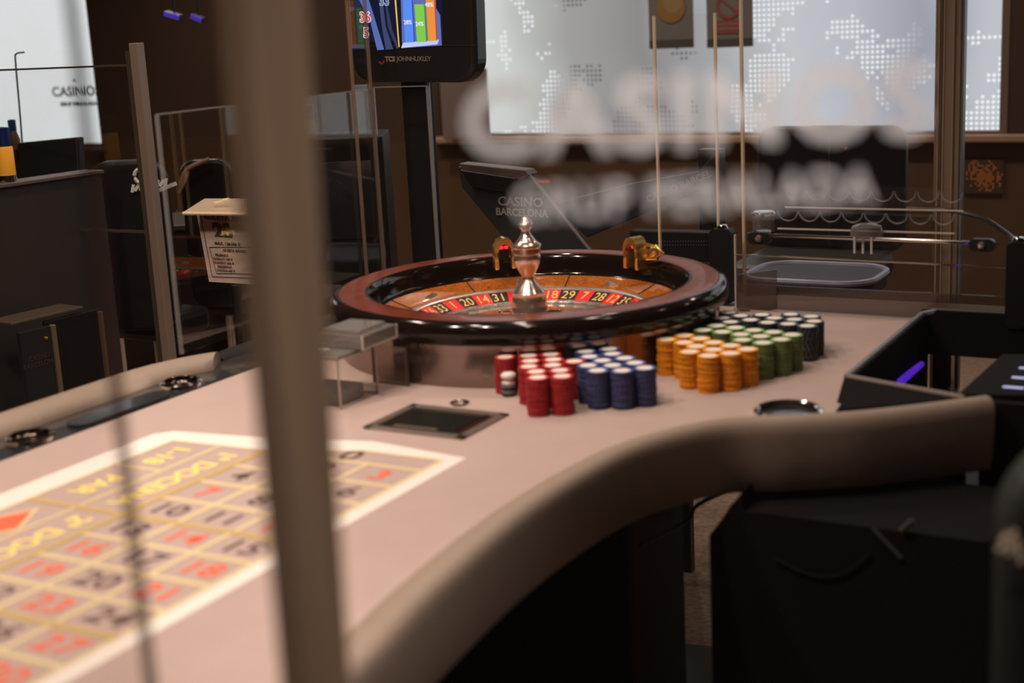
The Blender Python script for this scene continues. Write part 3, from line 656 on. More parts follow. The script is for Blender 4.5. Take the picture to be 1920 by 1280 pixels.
def on_screen(px, py):
    d = ray(px, py); k = (gp-CAM).dot(fh)/d.dot(fh); return Mi @ (CAM+d*k)
def word(s, l, r, top, bot, bold):
    a = on_screen(l, bot); b = on_screen(r, bot); m1 = on_screen((l+r)/2, top); m0 = on_screen((l+r)/2, bot); hh = m1.y-m0.y
    o = text('vinyl_lettering', s, hh/.70, vinyl, Matrix.Identity(4), None, bold=bold*hh, depth=.0001, spacing=1.12)
    xs = [v.co.x for v in o.data.vertices]; ys = [v.co.y for v in o.data.vertices]; k = (b.x-a.x)/(max(xs)-min(xs)); ky = hh/(max(ys)-min(ys))
    o.data.transform(Matrix.Translation(-Vector(scr['_w'])) @ Ms @ Matrix.Translation((a.x-min(xs)*k, m0.y-min(ys)*ky, .0024)) @ Matrix.Diagonal((k, ky, 1, 1))); o.parent = scr
word('CASINOS', 872, 1738, 136, 278, .032); word('GRUP PERALADA', 966, 1636, 332, 398, .03)
# thin edge of the neighbouring foreground glass, seen across the betting layout
p = onD(250, 1000, .98)
t = thing('glass_partition', 'foreground glass edge seen as a thin dark streak across the betting layout', 'partition', (p.x, p.y, .8))
G().span((p.x-.0035, p.y-.003, .8), (p.x+.0035, p.y+.003, 1.75)).build('edge', mat('dark_seal', (.16, .08, .065), .5, alpha=.55), t)
G().span((p.x-.30, p.y-.002, .8), (p.x-.0026, p.y+.002, 1.75)).build('pane', clear('left_glass', (.98, .975, .97), .15), t)

# ---------------------------------------------------------------- results display on its pole
Yt = 2.95
b0 = onY(652, 100, Yt); b1 = onY(893, 84, Yt); zb = onY(770, 155, Yt).z; wdt = b1.x-b0.x; xc = (b0.x+b1.x)/2
t = thing('results_display', 'black portrait display on a pole showing winning numbers and a coloured bar chart', 'display', (xc, Yt, zb))
Mr = Matrix.Rotation(.028, 4, 'Y')
def disp(v): return Matrix.Translation((xc, Yt, zb)) @ Mr @ Vector(v)
MT = Matrix.Translation((xc, Yt, zb)) @ Mr @ frame((0, 0, 0), XR, ZR)      # local x right, y up, z towards the players
hgt = .66
g = G(); g.prism([(x, y+hgt/2) for x, y in rrect(wdt*.97, hgt, .055, 8)], -.06, .0, MT); body = g.build('casing', black, t)
bv = body.modifiers.new('b', 'BEVEL'); bv.width = .012; bv.segments = 3; bv.limit_method = 'ANGLE'
G().box((0, 0, 0), (wdt*.972, .0012, .002), rot=MT @ Matrix.Translation((0, .088, .0005))).build('seam', graypan, t)
def scr_x(px): return (onY(px, 60, Yt).x-xc)
sx0, sx1 = scr_x(668), scr_x(829)
sy0 = .098
G().box((0, 0, 0), (sx1-sx0, .46, .001), rot=MT @ Matrix.Translation(((sx0+sx1)/2, sy0+.23, .0012))).build('screen', mat('screen_navy', (.003, .004, .012), .15, emit=(.006, .008, .03), es=1), t)
def emat(n, c, s=1): return mat(n, (.01, .01, .01), .4, emit=c, es=s)
def scr_poly(name, pts, m, z=.002):   # pixel points on the screen
    q = []
    for px, py in pts:
        v = MT.inverted() @ onY(px, py, Yt); q.append((v.x, v.y))
    g = G(); g.prism(q, z-.0003, z, MT); return g.build(name, m, t)
scr_poly('screen_swirl', [(669, -10), (689, -10), (702, 30), (721, 93), (708, 94), (695, 40)], emat('swirl', (.10, .15, .42)), .0018)
scr_poly('screen_swirl', [(711, 0), (718, 0), (724, 50), (738, 92), (724, 93), (716, 45)], emat('swirl2', (.04, .06, .16)), .0018)
scr_poly('screen_swirl', [(723, 5), (726, 5), (736, 55), (749, 91), (744, 91), (728, 50)], emat('swirl3', (.03, .04, .10)), .0019)
scr_poly('screen_divider', [(740, -8), (743, -8), (750, 88), (748, 88)], emat('yellow_line', (.9, .55, .08)))
scr_poly('chart_back', [(752, -8), (818, -8), (818, 15), (826, 28), (829, 85), (755, 90)], emat('chart_back', (.12, .15, .45)), .0018)
scr_poly('chart_floor', [(753, 90), (757, 80), (824, 74), (821, 83)], emat('chart_floor', (.55, .62, .95)), .0024)
for l, r, top, bt, c, c2 in ((756, 775, 0, 80, (.10, .28, .95), (.03, .06, .5)), (778, 798, 8, 79, (.22, .62, .08), (.08, .25, .03)), (799, 817, -8, 77, (.85, .30, .05), (.5, .05, .02))):
    scr_poly('chart_bar', [(l, top), (r-2, top), (r+2, bt-1), (l+5, bt)], emat('bar', c, 1), .0028)
    scr_poly('bar_side', [(r-2, top), (r, top+2), (r+4, bt-2), (r+2, bt-1)], emat('bar_side', c2), .0027)
def scr_text(s, px, py, hpx, m, bold=0, z=.0034, nm='screen_text', xs=1):
    v = MT.inverted() @ onY(px, py, Yt); hh = hpx/F*Yt/fw.y*.95
    text(nm, s, hh/.72, m, MT @ Matrix.Translation((v.x, v.y, z)), t, bold=bold, xs=xs)
wt_, rd_ = emat('num_white', (.85, .85, .95)), emat('num_red', (.85, .02, .05))
for s, px, py in (('36', 686, 33), ('5', 688, 62)):
    scr_text(s, px, py, 19, wt_, .0022, .0034); scr_text(s, px, py, 19, rd_, .0004, .0038)
scr_text('33', 722, 3, 17, emat('num_blue', (.45, .55, .85)), .0012, .0034); scr_text('33', 722, 3, 17, emat('num_navy', (.01, .01, .04)), -.0004, .0038)
for s, px, py in (('28%', 766, 42), ('24%', 788, 45), ('48%', 806, 9)): scr_text(s, px, py, 8, wt_, .0002, .0036)
v = (MT.inverted() @ onY(762, 111, Yt)); gl = mat('grey_lettering', (.28, .22, .18), .5)
text('maker_lettering', 'TCS', .0165, gl, MT @ Matrix.Translation((v.x-.047, v.y, .001)), t, bold=.0008)
text('maker_lettering', 'JOHNHUXLEY', .0165, gl, MT @ Matrix.Translation((v.x+.022, v.y+.0005, .001)), t, spacing=.92)
v = MT.inverted() @ onY(716, 114, Yt)
G().lathe([(.0085, 0), (.0085, .001), (.0045, .001), (.0045, 0)], n=20, a0=3.3, a1=6.5, M=MT @ Matrix.Translation((v.x, v.y, .0005))).build('maker_emblem', mat('emblem_red', (.35, .02, .03), .5), t)
p0 = onY(752, 200, Yt+.03); p1 = onY(800, 200, Yt+.03)
tp_ = thing('display_pole', 'flat black pole carrying the results display, with a bright bare edge', 'pole', ((p0.x+p1.x)/2, Yt+.03, 0))
G().span((p0.x, Yt+.035, 0), (p1.x, Yt+.065, zb+.06), bev=.003).build('column', blacks, tp_)
G().tube([(p1.x+.008, Yt+.03, .5), (p1.x+.008, Yt+.03, zb+.03)], .0045, 10).build('cable_tube', mat('steel_blue', (.25, .28, .32), .3, .6), tp_, smooth=True)
G().box(((p0.x+p1.x)/2, Yt+.05, .01), (.3, .3, .02), bev=.004).build('foot', black, tp_)

# ---------------------------------------------------------------- tilted terminals behind the wheel
t = thing('dealer_terminal', 'black slanted monitor seen from behind with casino lettering, behind the turret', 'monitor', tuple(onY(960, 480, 3.30)))
Ym = 3.30
q = [(858, 312), (984, 322), (1104, 470), (1010, 484), (952, 455), (866, 352)]
pts = [onY(x, y, Ym) for x, y in q]
def slab(pts, dy, name, m, parent, bev=0):
    g = G(); a = [g.bm.verts.new(p) for p in pts]; b = [g.bm.verts.new(p+Vector((.0, dy, 0))) for p in pts]; n = len(pts)
    g.bm.faces.new(a); g.bm.faces.new(b[::-1])
    for i in range(n): g.bm.faces.new((a[i], b[i], b[(i+1) % n], a[(i+1) % n]))
    o = g.build(name, m, parent)
    if bev: x = o.modifiers.new('b', 'BEVEL'); x.width = bev; x.segments = 3; x.limit_method = 'ANGLE'
    return o
slab(pts, .03, 'casing', mat('charcoal_casing', (.035, .032, .033), .45), t, .004)
slab([onY(x, y, Ym-.012) for x, y in ((860, 306), (985, 319), (992, 328), (980, 338), (868, 322))], .05, 'top_edge', mat('brown_edge', (.10, .075, .065), .4), t, .003)
slab([onY(x, y, Ym-.014) for x, y in ((862, 318), (968, 334), (955, 362), (882, 350))], .014, 'hinge_block', black, t, .004)
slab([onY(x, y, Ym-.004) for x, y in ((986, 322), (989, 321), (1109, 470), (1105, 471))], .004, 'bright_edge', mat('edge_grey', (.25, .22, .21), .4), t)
for s, px, py, wpx, hpx in (('CASINO', 975, 379, 84, 17), ('BARCELONA', 978, 399, 98, 14)):
    a = onY(px, py, Ym-.002); hh = hpx/F*Ym*1.12
    o = text('lettering', s, hh/.70, mat('silver_print', (.36, .32, .30), .5), frame(a, Vector((1, 0, -.02)), ZR), t, bold=.0009)
    ww = max(v.co.x for v in o.data.vertices)-min(v.co.x for v in o.data.vertices); k = wpx/F*Ym*1.14/.87/ww
    mid = sum(v.co.x for v in o.data.vertices)/len(o.data.vertices)
    for v_ in o.data.vertices: v_.co.x = mid+(v_.co.x-mid)*k
p = onY(1050, 478, Ym); G().span((p.x-.02, Ym+.032, 0), (p.x+.02, Ym+.06, p.z+.02)).build('stand', black, t); G().box((p.x, Ym+.05, .01), (.24, .2, .02), bev=.003).build('foot', black, t)
t2 = thing('dealer_terminal', 'long black slanted signage panel with faint casino lettering, right of the turret', 'monitor', tuple(onY(1200, 400, 3.42)))
Ys = 3.42
slab([onY(x, y, Ys) for x, y in ((1308, 322), (1345, 282), (1345, 345), (1100, 446), (1036, 382), (1180, 345))], .03, 'casing', mat('charcoal_panel2', (.020, .021, .026), .45), t2, .004)
slab([onY(x, y, Ys+.03) for x, y in ((1308, 280), (1350, 280), (1350, 470), (1312, 470))], .04, 'stand', black, t2, .003)
for s, px, py in (('CASINO BARCEL', 1272, 350),):
    a = onY(px, py, Ys-.002); text('lettering', s, .026, mat('dim_print', (.16, .13, .12), .5), frame(a, Vector((1, 0, .40)), ZR), t2, bold=.0004)
p = onY(1331, 440, Ys+.05); G().tube([p, p+Vector((.10, 0, -.25)), Vector((p.x+.34, p.y, .0))], .014, 8).build('stand', black, t2, smooth=True)
# perforated black keypad housing behind the right rim
Yk = 3.22
t = thing('speaker_bar', 'black bar with two rows of tiny perforations behind the wheel\'s right rim', 'speaker', tuple(onY(1260, 480, Yk)))
slab([onY(x, y, Yk) for x, y in ((1180, 432), (1352, 436), (1352, 492), (1188, 490), (1180, 470))], .04, 'housing', blacks, t, .004)
p = onY(1265, 470, Yk); G().span((p.x-.02, Yk+.01, 0), (p.x+.02, Yk+.035, p.z)).build('stand', black, t)
g = G(); dm = mat('perforation_grey', (.16, .14, .13), .5)
for r in range(2):
    for k in range(21):
        p = onY(1232+k*4.9, 452+r*7, Yk); g.box((p.x, Yk-.0005, p.z), (.0022, .001, .0022))
g.build('perforations', dm, t)['kind'] = 'stuff'

# ---------------------------------------------------------------- clear console at the end of the table
Yc = 2.96
t = thing('acrylic_console', 'low clear acrylic console wall across the table end, with black clamps', 'screen', tuple(onY(1640, 600, Yc)))
a = onY(1382, 600, Yc); b = onY(1888, 600, Yc); ztp = onY(1640, 448, Yc).z
G().span((a.x, Yc-.003, .772), (b.x, Yc+.003, ztp)).build('front_pane', acr, t)
zs = onY(1640, 545, Yc).z
G().span((a.x, Yc+.004, .772), (b.x, Yc+.007, zs)).build('skirt', acr2, t)
G().span((a.x, Yc-.02, .770), (b.x, Yc-.016, .7745)).build('floor_strip', chrome, t)
g = G(); g.span((b.x, Yc-.004, .772), (b.x+.003, Yc+.004, ztp)); g.span((a.x-.003, Yc-.004, .772), (a.x, Yc+.004, ztp)); g.build('edge', edge, t)
zt1 = onY(1500, 441, Yc).z
G().tube([(a.x+.03, Yc-.008, zt1), (b.x-.02, Yc-.008, zt1-.004)], .0038, 10).build('tube', chrome, t, smooth=True)
zt3 = onY(1500, 480, Yc).z
G().tube([(a.x, Yc-.008, zt3), (b.x, Yc-.008, zt3-.006)], .0018, 8).build('tube', chrome, t, smooth=True)
for px, py in ((1425, 446), (1842, 459)):
    p = onY(px, py, Yc-.012)
    M = frame(p, XR, ZR)
    G().prism(rrect(.052, .026, .012), -.008, .008, M).build('clamp', black, t)
    G().lathe([(0, .016), (.006, .015), (.008, .011), (.008, .006)], n=16, M=M).build('clamp_screw', copper, t, smooth=True)
# folded left wing
w0 = onY(1380, 600, Yc); w1 = onY(1458, 575, Yc+.03)
slab([onY(1382, 602, Yc-.03), onY(1456, 578, Yc), onY(1456, 505, Yc), onY(1382, 515, Yc-.03)], .003, 'wing', acr2, t)
# sloping clear deck behind, chip rack on top
t = thing('chip_rack', 'empty clear acrylic chip rack with scalloped ends above the console', 'rack', tuple(onY(1640, 430, 3.05)))
for (pl_, pr_, py0, py1, Y, up_) in ((1472, 1806, 362, 378, 3.06, .034), (1458, 1790, 404, 418, 2.99, .026)):
    a = onY(pl_, py0+18, Y); b = onY(pr_, py1+18, Y); z0 = (a.z+b.z)/2; n = 8; wd = (b.x-a.x)/n; r = wd*.46; h_ = .034
    for k in range(n):
        cx = a.x+wd*(k+.5); g = G(); pts = [(cx-wd/2, z0-.004), (cx+wd/2, z0-.004), (cx+wd/2, z0+h_)]
        for j in range(13): an = PI*j/12; pts.append((cx+r*math.cos(an), z0+h_-r*math.sin(an)*.95))
        pts.append((cx-wd/2, z0+h_))
        M = frame((0, Y, 0), XR, ZR); g.prism(pts, -.0015, .0015, M); g.build('rack_cell', acr, t)
        g = G(); g.tube([(cx+r*math.cos(PI*j/12), Y, z0+h_-r*math.sin(PI*j/12)*.95) for j in range(13)], .0016, 6); g.build('cell_edge', edgew, t, smooth=True)
    G().span((a.x, Y-.002, z0-.006), (b.x, Y+.002, z0-.003)).build('bar', edge, t)
a = onY(1478, 345, 3.09); b = onY(1800, 356, 3.09)
G().prism([(x+(a.x+b.x)/2, y+a.z-.03) for x, y in rrect(b.x-a.x, .05, .012)], -.001, .001, frame((0, 3.09, 0), XR, ZR)).build('backplate', acr, t)
g = G(); g.hexa([onY(1460, 440, 2.985), onY(1790, 446, 2.985), onY(1790, 449, 2.985), onY(1460, 443, 2.985)], [onY(1475, 384, 3.07), onY(1806, 394, 3.07), onY(1806, 397, 3.07), onY(1475, 387, 3.07)]); g.build('deck', acr, t)
# clear round knob
p = onY(1432, 408, 3.0)
t = thing('acrylic_puck', 'round clear acrylic puck with gleaming top left of the chip rack', 'knob', (p.x, p.y, p.z-.03))
G().lathe([(0, -.03), (.024, -.03), (.024, .008), (.021, .012), (.0, .014)], c=p, n=32).build('body', acrb, t, smooth=True)
G().lathe([(.024, .006), (.026, .010), (.022, .014), (.012, .013)], c=p, n=32).build('rim', chrome, t, smooth=True)
# clear dome
p = onY(1625, 432, 2.975)
t = thing('clear_dome', 'small clear acrylic dome under the chip rack', 'dome', (p.x, p.y, p.z-.02))
G().lathe([(.034, -.02), (.034, .0), (.030, .009), (.018, .014), (0, .016)], c=p, n=32).build('shell', acrb, t, smooth=True)
for k in range(3): G().span((p.x-.018+.018*k-.002, p.y-.03, p.z-.045), (p.x-.018+.018*k+.002, p.y-.026, p.z-.01)).build('peg', edge, t)
# hinge posts, black cable
for px0, px1, top, bot, Y, lb in ((1337, 1378, 428, 600, 3.02, 'black hinge post at the left end of the clear console'), (1886, 1925, 452, 600, 2.94, 'black hinge post at the right end of the clear console')):
    a = onY(px0, bot, Y); b = onY(px1, bot, Y); zz = onY((px0+px1)/2, top, Y).z
    t = thing('hinge_post', lb, 'post', ((a.x+b.x)/2, Y, TZ))
    G().prism([((a.x+b.x)/2+x, y+(zz+TZ)/2) for x, y in rrect(b.x-a.x, zz-TZ, .012)], -.015, .015, frame((0, Y, 0), XR, ZR)).build('column', blacks, t)
    G().lathe([(0, .008), (.010, .006), (.013, 0), (.013, -.01), (0, -.01)], c=((a.x+b.x)/2, Y, zz+.002), n=20).build('cap', chrome, t, smooth=True)
pts = catmull([onY(1700, 390, 3.1), onY(1770, 393, 3.1), onY(1840, 408, 3.08), onY(1885, 436, 3.02), onY(1905, 452, 2.96)], 6)
tag(G().tube(pts, .005, 8).build('cable', black, smooth=True), 'black cable curving from the chip rack to the right hinge post', 'cable')
# dark tray with lavender rim beyond the clear wall
p = onz(1530, 528, .73)
t = thing('stool', 'dark stool seat with pale lavender rim seen through the clear console', 'stool', (onz(1530, 515, .70).x, onz(1530, 515, .70).y, 0))
sc = onz(1530, 512, .70)
poly = [(sc.x+x, sc.y+y) for x, y in rrect(.36, .28, .09, 8)]
G().prism(poly, .66, .70).build('seat', mat('navy_leather', (.035, .03, .045), .4), t)
g = G(); g.tube([(x, y, .70) for x, y in poly], .009, 8, closed=True); g.build('piping', mat('lavender_piping', (.26, .26, .38), .4), t, smooth=True)
G().tube([(sc.x, sc.y, .02), (sc.x, sc.y, .66)], .03, 14).build('column', chrome, t, smooth=True)
G().lathe([(0, 0), (.2, 0), (.2, .012), (.03, .03), (0, .03)], c=(sc.x, sc.y, 0), n=32).build('base', black, t, smooth=True)

# ---------------------------------------------------------------- dealer's black chip machine
x0, x1, y0, y1, zc = -.693, -.05, 2.38, 2.945, .79
t = thing('chip_machine', 'black open-topped chip sorting machine at the right of the felt', 'machine', ((x0+x1)/2, (y0+y1)/2, 0))
wl = .014
g = G(); g.span((x0, y0, .40), (x0+wl, y1, zc), bev=.003); g.build('side_wall', deep, t)
ya_, yb_ = y1-wl, y1
h1, h2, h3, h4 = (onY(px, 700, ya_).x for px in (1700, 1748, 1783, 1874)); zh1 = onY(1745, 664, ya_).z; zh0 = onY(1745, 745, ya_).z
g = G(); g.span((x0, ya_, zh1), (x1, yb_, zc+.006)); g.span((x0, ya_, .40), (x1, yb_, zh0)); g.span((x0, ya_, zh0), (h1, yb_, zh1)); g.span((h2, ya_, zh0), (h3, yb_, zh1)); g.span((h4, ya_, zh0), (x1, yb_, zh1))
g.build('back_wall', deep, t)
for hx in (h2-.002, h3+.004): G().span((hx-.003, ya_-.004, zh0), (hx+.003, ya_, zh1)).build('bar', sillm, t)
g = G(); g.hexa([(x0+.02, 2.254, .765), (x0+.21, 2.288, .74), (x0+.21, 2.30, .74), (x0+.02, y0+.014, .765)], [(x0, y0, zc), (x0+.22, y0-.078, zc), (x0+.22, y0-.064, zc), (x0, y0+.014, zc)]); g.hexa([(x0, y0+.02, .45), (x0+.22, y0-.05, .45), (x0+.22, y0-.03, .45), (x0, y0+.04, .45)], [(x0, y0, .766), (x0+.22, y0-.075, .766), (x0+.22, y0-.055, .766), (x0, y0+.02, .766)]); g.build('front_wall', deep, t)
rimt = mat('grey_rim', (.20, .21, .23), .35)  # grey rim, paler than the black walls
G().tube([(x0+.004, y0, zc), (x0+.004, y1-.02, zc), (x0+.03, y1-.008, zc+.004)], .0055, 8).build('rim', rimt, t, smooth=True)
g = G().tube([(x0+.004, y0, zc), (x0+.22, y0-.076, zc)], .005, 8); g.build('rim', mat('taupe_rim', (.22, .16, .14), .4), t, smooth=True)
G().tube([(x0+.02, y1-.006, zc+.008), (x1, y1-.006, zc+.008)], .004, 8).build('rim', mat('brown_rim', (.07, .05, .045), .4), t, smooth=True)
# floor of the well with two openings
zf = .60
bx = mat('well_brown', (.45, .28, .12), .6)
G().span((x0+wl, y0, zf-.02), (x1, y1-wl, zf), bev=.002).build('well_floor', black, t)
a = onz(1682, 720, .70); b = onz(1728, 682, .70)
G().tube([a, b], [.009, .006], 10).build('led_strip', mat('violet_led', (.05, .02, .2), .4, emit=(.09, .02, .60), es=.7), t, smooth=True)
# right hand deck with small lit labels
q = [onz(1797, 738, .78), onz(1880, 664, .78), onz(2010, 664, .78), onz(2010, 742, .78)]
g = G(); g.prism([(v.x, v.y) for v in q], .765, .78); g.build('deck', deep, t)
for px, py, wd in ((1900, 726, .034), (1912, 708, .026), (1922, 690, .02)):
    p = onz(px, py, .7812); g = G(); g.box((p.x, p.y, p.z), (wd, .010, .0012), rot=Matrix.Rotation(.5, 4, 'Z')) if False else g.box((p.x, p.y, p.z), (wd, .010, .0012), bev=.0004)
    g.build('lit_label', mat('label_lit', (.3, .3, .5), .4, emit=(.45, .48, .75), es=.8), t)
p = onz(1795, 742, .806)
G().tube([onz(1780, 728, .79), onz(1800, 738, .79), onz(1798, 730, .79)], .0018, 6).build('clip', chrome, t)
G().span((-.67, 2.40, 0), (-.06, 2.93, .40)).build('cabinet', deep, t)
G().span((-.455, 2.345, .1), (-.05, 2.36, .775)).build('front_panel', deep, t)

# ---------------------------------------------------------------- dark things under and before the table, right
pz = onX(1328, 1100, -.90)
Yd = 2.02
t = thing('dealer_cabinet', 'black cabinet with a clipped shoulder below the near padded rail', 'cabinet', tuple(Vector((onY(1500, 1100, Yd).x, Yd+.1, 0))))
zz = [onY(x, y, Yd) for x, y in ((1330, 1003), (1352, 975), (1368, 950), (1392, 922))]
xr = onY(1850, 1100, Yd).x
poly = [(zz[0].x, 0), (xr, 0), (xr, .655), (zz[3].x, .655)]+[(v.x, v.z) for v in zz[::-1]]
G().prism([(x, y) for x, y in poly], -.25, 0, frame((0, Yd, 0), XR, ZR)).build('body', deep, t)
a = onY(1636, 990, Yd-.004); b = onY(1690, 1046, Yd-.004)
G().tube([a, b], .003, 6).build('handle', mat('dull_trim', (.05, .035, .03), .6), t)
G().tube([onY(1690, 995, Yd-.004), onY(1712, 975, Yd-.004)], .005, 8).build('latch', mat('dull_trim2', (.04, .033, .03), .6), t)
G().tube(catmull([onY(1450, 1045, Yd-.004), onY(1520, 1078, Yd-.004), onY(1580, 1075, Yd-.004), onY(1632, 1036, Yd-.004)], 4), .002, 6).build('cord', deep, t)
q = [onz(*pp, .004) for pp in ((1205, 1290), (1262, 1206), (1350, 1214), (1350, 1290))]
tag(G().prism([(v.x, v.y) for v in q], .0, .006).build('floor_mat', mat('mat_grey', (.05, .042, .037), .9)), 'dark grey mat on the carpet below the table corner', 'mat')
# side panel and strap at the table's corner
a = onX(1190, 1100, -1.0); b = onX(1283, 1100, -1.0)
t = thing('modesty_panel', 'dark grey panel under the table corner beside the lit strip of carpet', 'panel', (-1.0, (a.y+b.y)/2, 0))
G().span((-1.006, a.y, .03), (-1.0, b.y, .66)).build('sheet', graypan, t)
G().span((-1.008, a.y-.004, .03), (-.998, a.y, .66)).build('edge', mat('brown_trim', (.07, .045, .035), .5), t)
p = onX(1292, 935, -.98)
t = thing('strap', 'perforated black strap hanging under the table corner', 'strap', (p.x, p.y, .58))
ztop = .70; zbt = onX(1290, 962, -.98).z
G().span((p.x-.002, p.y-.008, zbt), (p.x+.002, p.y+.008, ztop)).build('webbing', black, t)
g = G()
for r in range(4):
    for k in range(2): g.box((p.x+.0023, p.y-.004+.007*k, zbt+.006+.009*r), (.0006, .0035, .0035))
g.build('holes', mat('hole_tan', (.4, .28, .2), .6), t)['kind'] = 'stuff'
G().box((p.x, p.y+.004, zbt-.008), (.006, .022, .020), bev=.003).build('buckle', black, t)
c_ = catmull([onX(1200, 1022, -.97), onX(1285, 978, -.97), onX(1310, 945, -.95), onX(1385, 912, -.93)], 6)
tag(G().tube(c_, .004, 8).build('cable', black, smooth=True), 'black cable sagging under the table corner behind the strap', 'cable')
# dealer chair, near right, dark back with pale embroidered mark
cz = onD(2062, 1225, 1.35)
t = thing('dealer_chair', 'dark padded chair back with pale embroidery at the right edge', 'chair', (cz.x, cz.y, 0))
fr = frame(cz, rt0, ZR); g = G(); g.prism([(x, y) for x, y in rrect(.20, .44, .085, 8)], -.03, .03, fr); o = g.build('backrest', mat('chair_dark', (.010, .011, .009), .6), t)
bv = o.modifiers.new('b', 'BEVEL'); bv.width = .02; bv.segments = 3; bv.limit_method = 'ANGLE'
e_ = mat('pale_thread', (.75, .62, .48), .7); gm = onD(1904, 1022, 1.27)
g = G()
for k, (dx, dz, an) in enumerate(((-.010, .008, .9), (-.003, .010, 1.1), (-.012, -.001, .6), (.001, .001, 1.2), (.004, -.006, 1.9), (-.004, -.004, 1.0), (.006, -.012, 1.3))):
    g.box((0, 0, 0), (.011, .004, .001), rot=frame(gm, rt0, ZR) @ Matrix.Translation((dx, dz, 0)) @ Matrix.Rotation(an, 4, 'Z'))
g.build('embroidery', e_, t)
bk = old2w((0, 1, 0)); G().box((cz.x-bk.x*.16, cz.y-bk.y*.16, .62), (.2, .22, .07), bev=.02).build('seat', MATS['chair_dark'], t)
G().tube([(cz.x-bk.x*.16, cz.y-bk.y*.16, .02), (cz.x-bk.x*.16, cz.y-bk.y*.16, .6)], .03, 12).build('column', black, t, smooth=True)
G().lathe([(0, 0), (.17, 0), (.17, .012), (.03, .03), (0, .03)], c=(cz.x-bk.x*.16, cz.y-bk.y*.16, 0), n=28).build('base', black, t, smooth=True)
G().tube([cz+Vector((0, 0, -.20)), Vector((cz.x-bk.x*.03, cz.y-bk.y*.03, .66)), Vector((cz.x-bk.x*.14, cz.y-bk.y*.14, .63))], .015, 8).build('bracket', black, t, smooth=True)

# ---------------------------------------------------------------- background, right
Yb = 4.7
a = onY(1420, 380, Yb); b = onY(1697, 380, Yb); ztp = onY(1560, 237, Yb).z; cx = (a.x+b.x)/2
t = thing('tall_chair', 'black high-backed chair before the window, right of the wheel', 'chair', (cx, Yb, 0))
wd = b.x-a.x; hh = .42
g = G(); g.prism([(x+cx, y+ztp-hh/2) for x, y in rrect(wd, hh, .055, 8)], -.05, 0, frame((0, Yb, 0), XR, ZR)); o = g.build('backrest', mat('black_leather', (.018, .015, .015), .45), t)
bv = o.modifiers.new('b', 'BEVEL'); bv.width = .015; bv.segments = 3; bv.limit_method = 'ANGLE'
G().tube([(cx, Yb-.002, ztp-.01), (cx, Yb-.002, ztp-hh+.02)], .002, 6).build('seam', mat('seam_brown', (.10, .06, .045), .6), t)
G().lathe([(0, .006), (.006, .004), (.008, 0)], n=14, M=frame(onY(1586, 278, Yb-.003), XR, ZR)).build('button', gold, t)
G().box((cx, Yb-.22, ztp-hh-.03), (wd*.9, .42, .09), bev=.03).build('seat', MATS['black_leather'], t)
G().tube([(cx, Yb-.22, .02), (cx, Yb-.22, ztp-hh-.05)], .03, 12).build('column', chrome, t, smooth=True)
G().lathe([(0, 0), (.24, 0), (.24, .015), (.03, .035), (0, .035)], c=(cx, Yb-.22, 0), n=32).build('base', chrome, t, smooth=True)
# posters on the glass
def poster(l, r, top, bot, lb):
    Y = Y1-.03; a = onY(l, bot, Y); b = onY(r, bot, Y); z1 = 1.50
    t = thing('poster', lb, 'poster', ((a.x+b.x)/2, Y, a.z)); G().span((a.x, Y, a.z), (b.x, Y+.004, z1)).build('sheet', mat('poster_grey', (.20, .19, .18), .4), t)
    zb2 = onY(l, bot-16, Y).z; G().span((a.x, Y-.002, a.z), (b.x, Y, zb2)).build('foot_band', mat('band_grey', (.085, .08, .07), .5), t)
    return t, a, b, Y
t, a, b, Y = poster(1218, 1301, 0, 92, 'grey notice with an orange round print, left of the two on the window')
c = onY(1258, 14, Y-.003); G().lathe([(0, 0), (.067, 0), (.067, .001), (0, .001)], n=40, M=frame(c, XR, ZR)).build('round_print', mat('ochre_print', (.30, .17, .05), .6), t)
G().lathe([(0, 0), (.045, 0), (.045, .0005), (0, .0005)], n=40, M=frame(c+Vector((.01, -.0012, .02)), XR, ZR)).build('round_print', mat('ochre_light', (.33, .22, .10), .6), t)
t, a, b, Y = poster(1326, 1412, 0, 90, 'grey prohibition notice with red ring and red box, right notice on the window')
c = onY(1366, 10, Y-.003); rp = mat('dull_red', (.30, .07, .05), .6)
G().lathe([(.045, 0), (.058, 0), (.058, .001), (.045, .001), (.045, 0)], n=40, M=frame(c, XR, ZR)).build('ring_print', rp, t)
G().box((0, 0, 0), (.10, .010, .001), rot=frame(c, XR, ZR) @ Matrix.Rotation(-.7, 4, 'Z')).build('bar_print', rp, t)
p0 = onY(1341, 64, Y-.003); p1 = onY(1392, 36, Y-.003); G().span((p0.x, Y-.003, p0.z), (p1.x, Y-.0005, p1.z)).build('red_box', rp, t)
for k in (0, 1): p = onY(1366, 45+k*9, Y-.004); G().box((p.x, p.y, p.z), (.09, .0006, .008)).build('text_line', mat('line_grey', (.26, .18, .16), .5), t)
# taupe notice board on the sill left
a = onY(836, 256, 5.93); b = onY(922, 256, 5.93); zt_ = onY(900, 128, 5.93).z
tag(G().span((a.x, 5.90, WZ), (b.x, 5.92, zt_), bev=.003).build('notice_board', mat('taupe_board', (.19, .145, .13), .5)), 'plain taupe board standing on the sill behind the display', 'board')
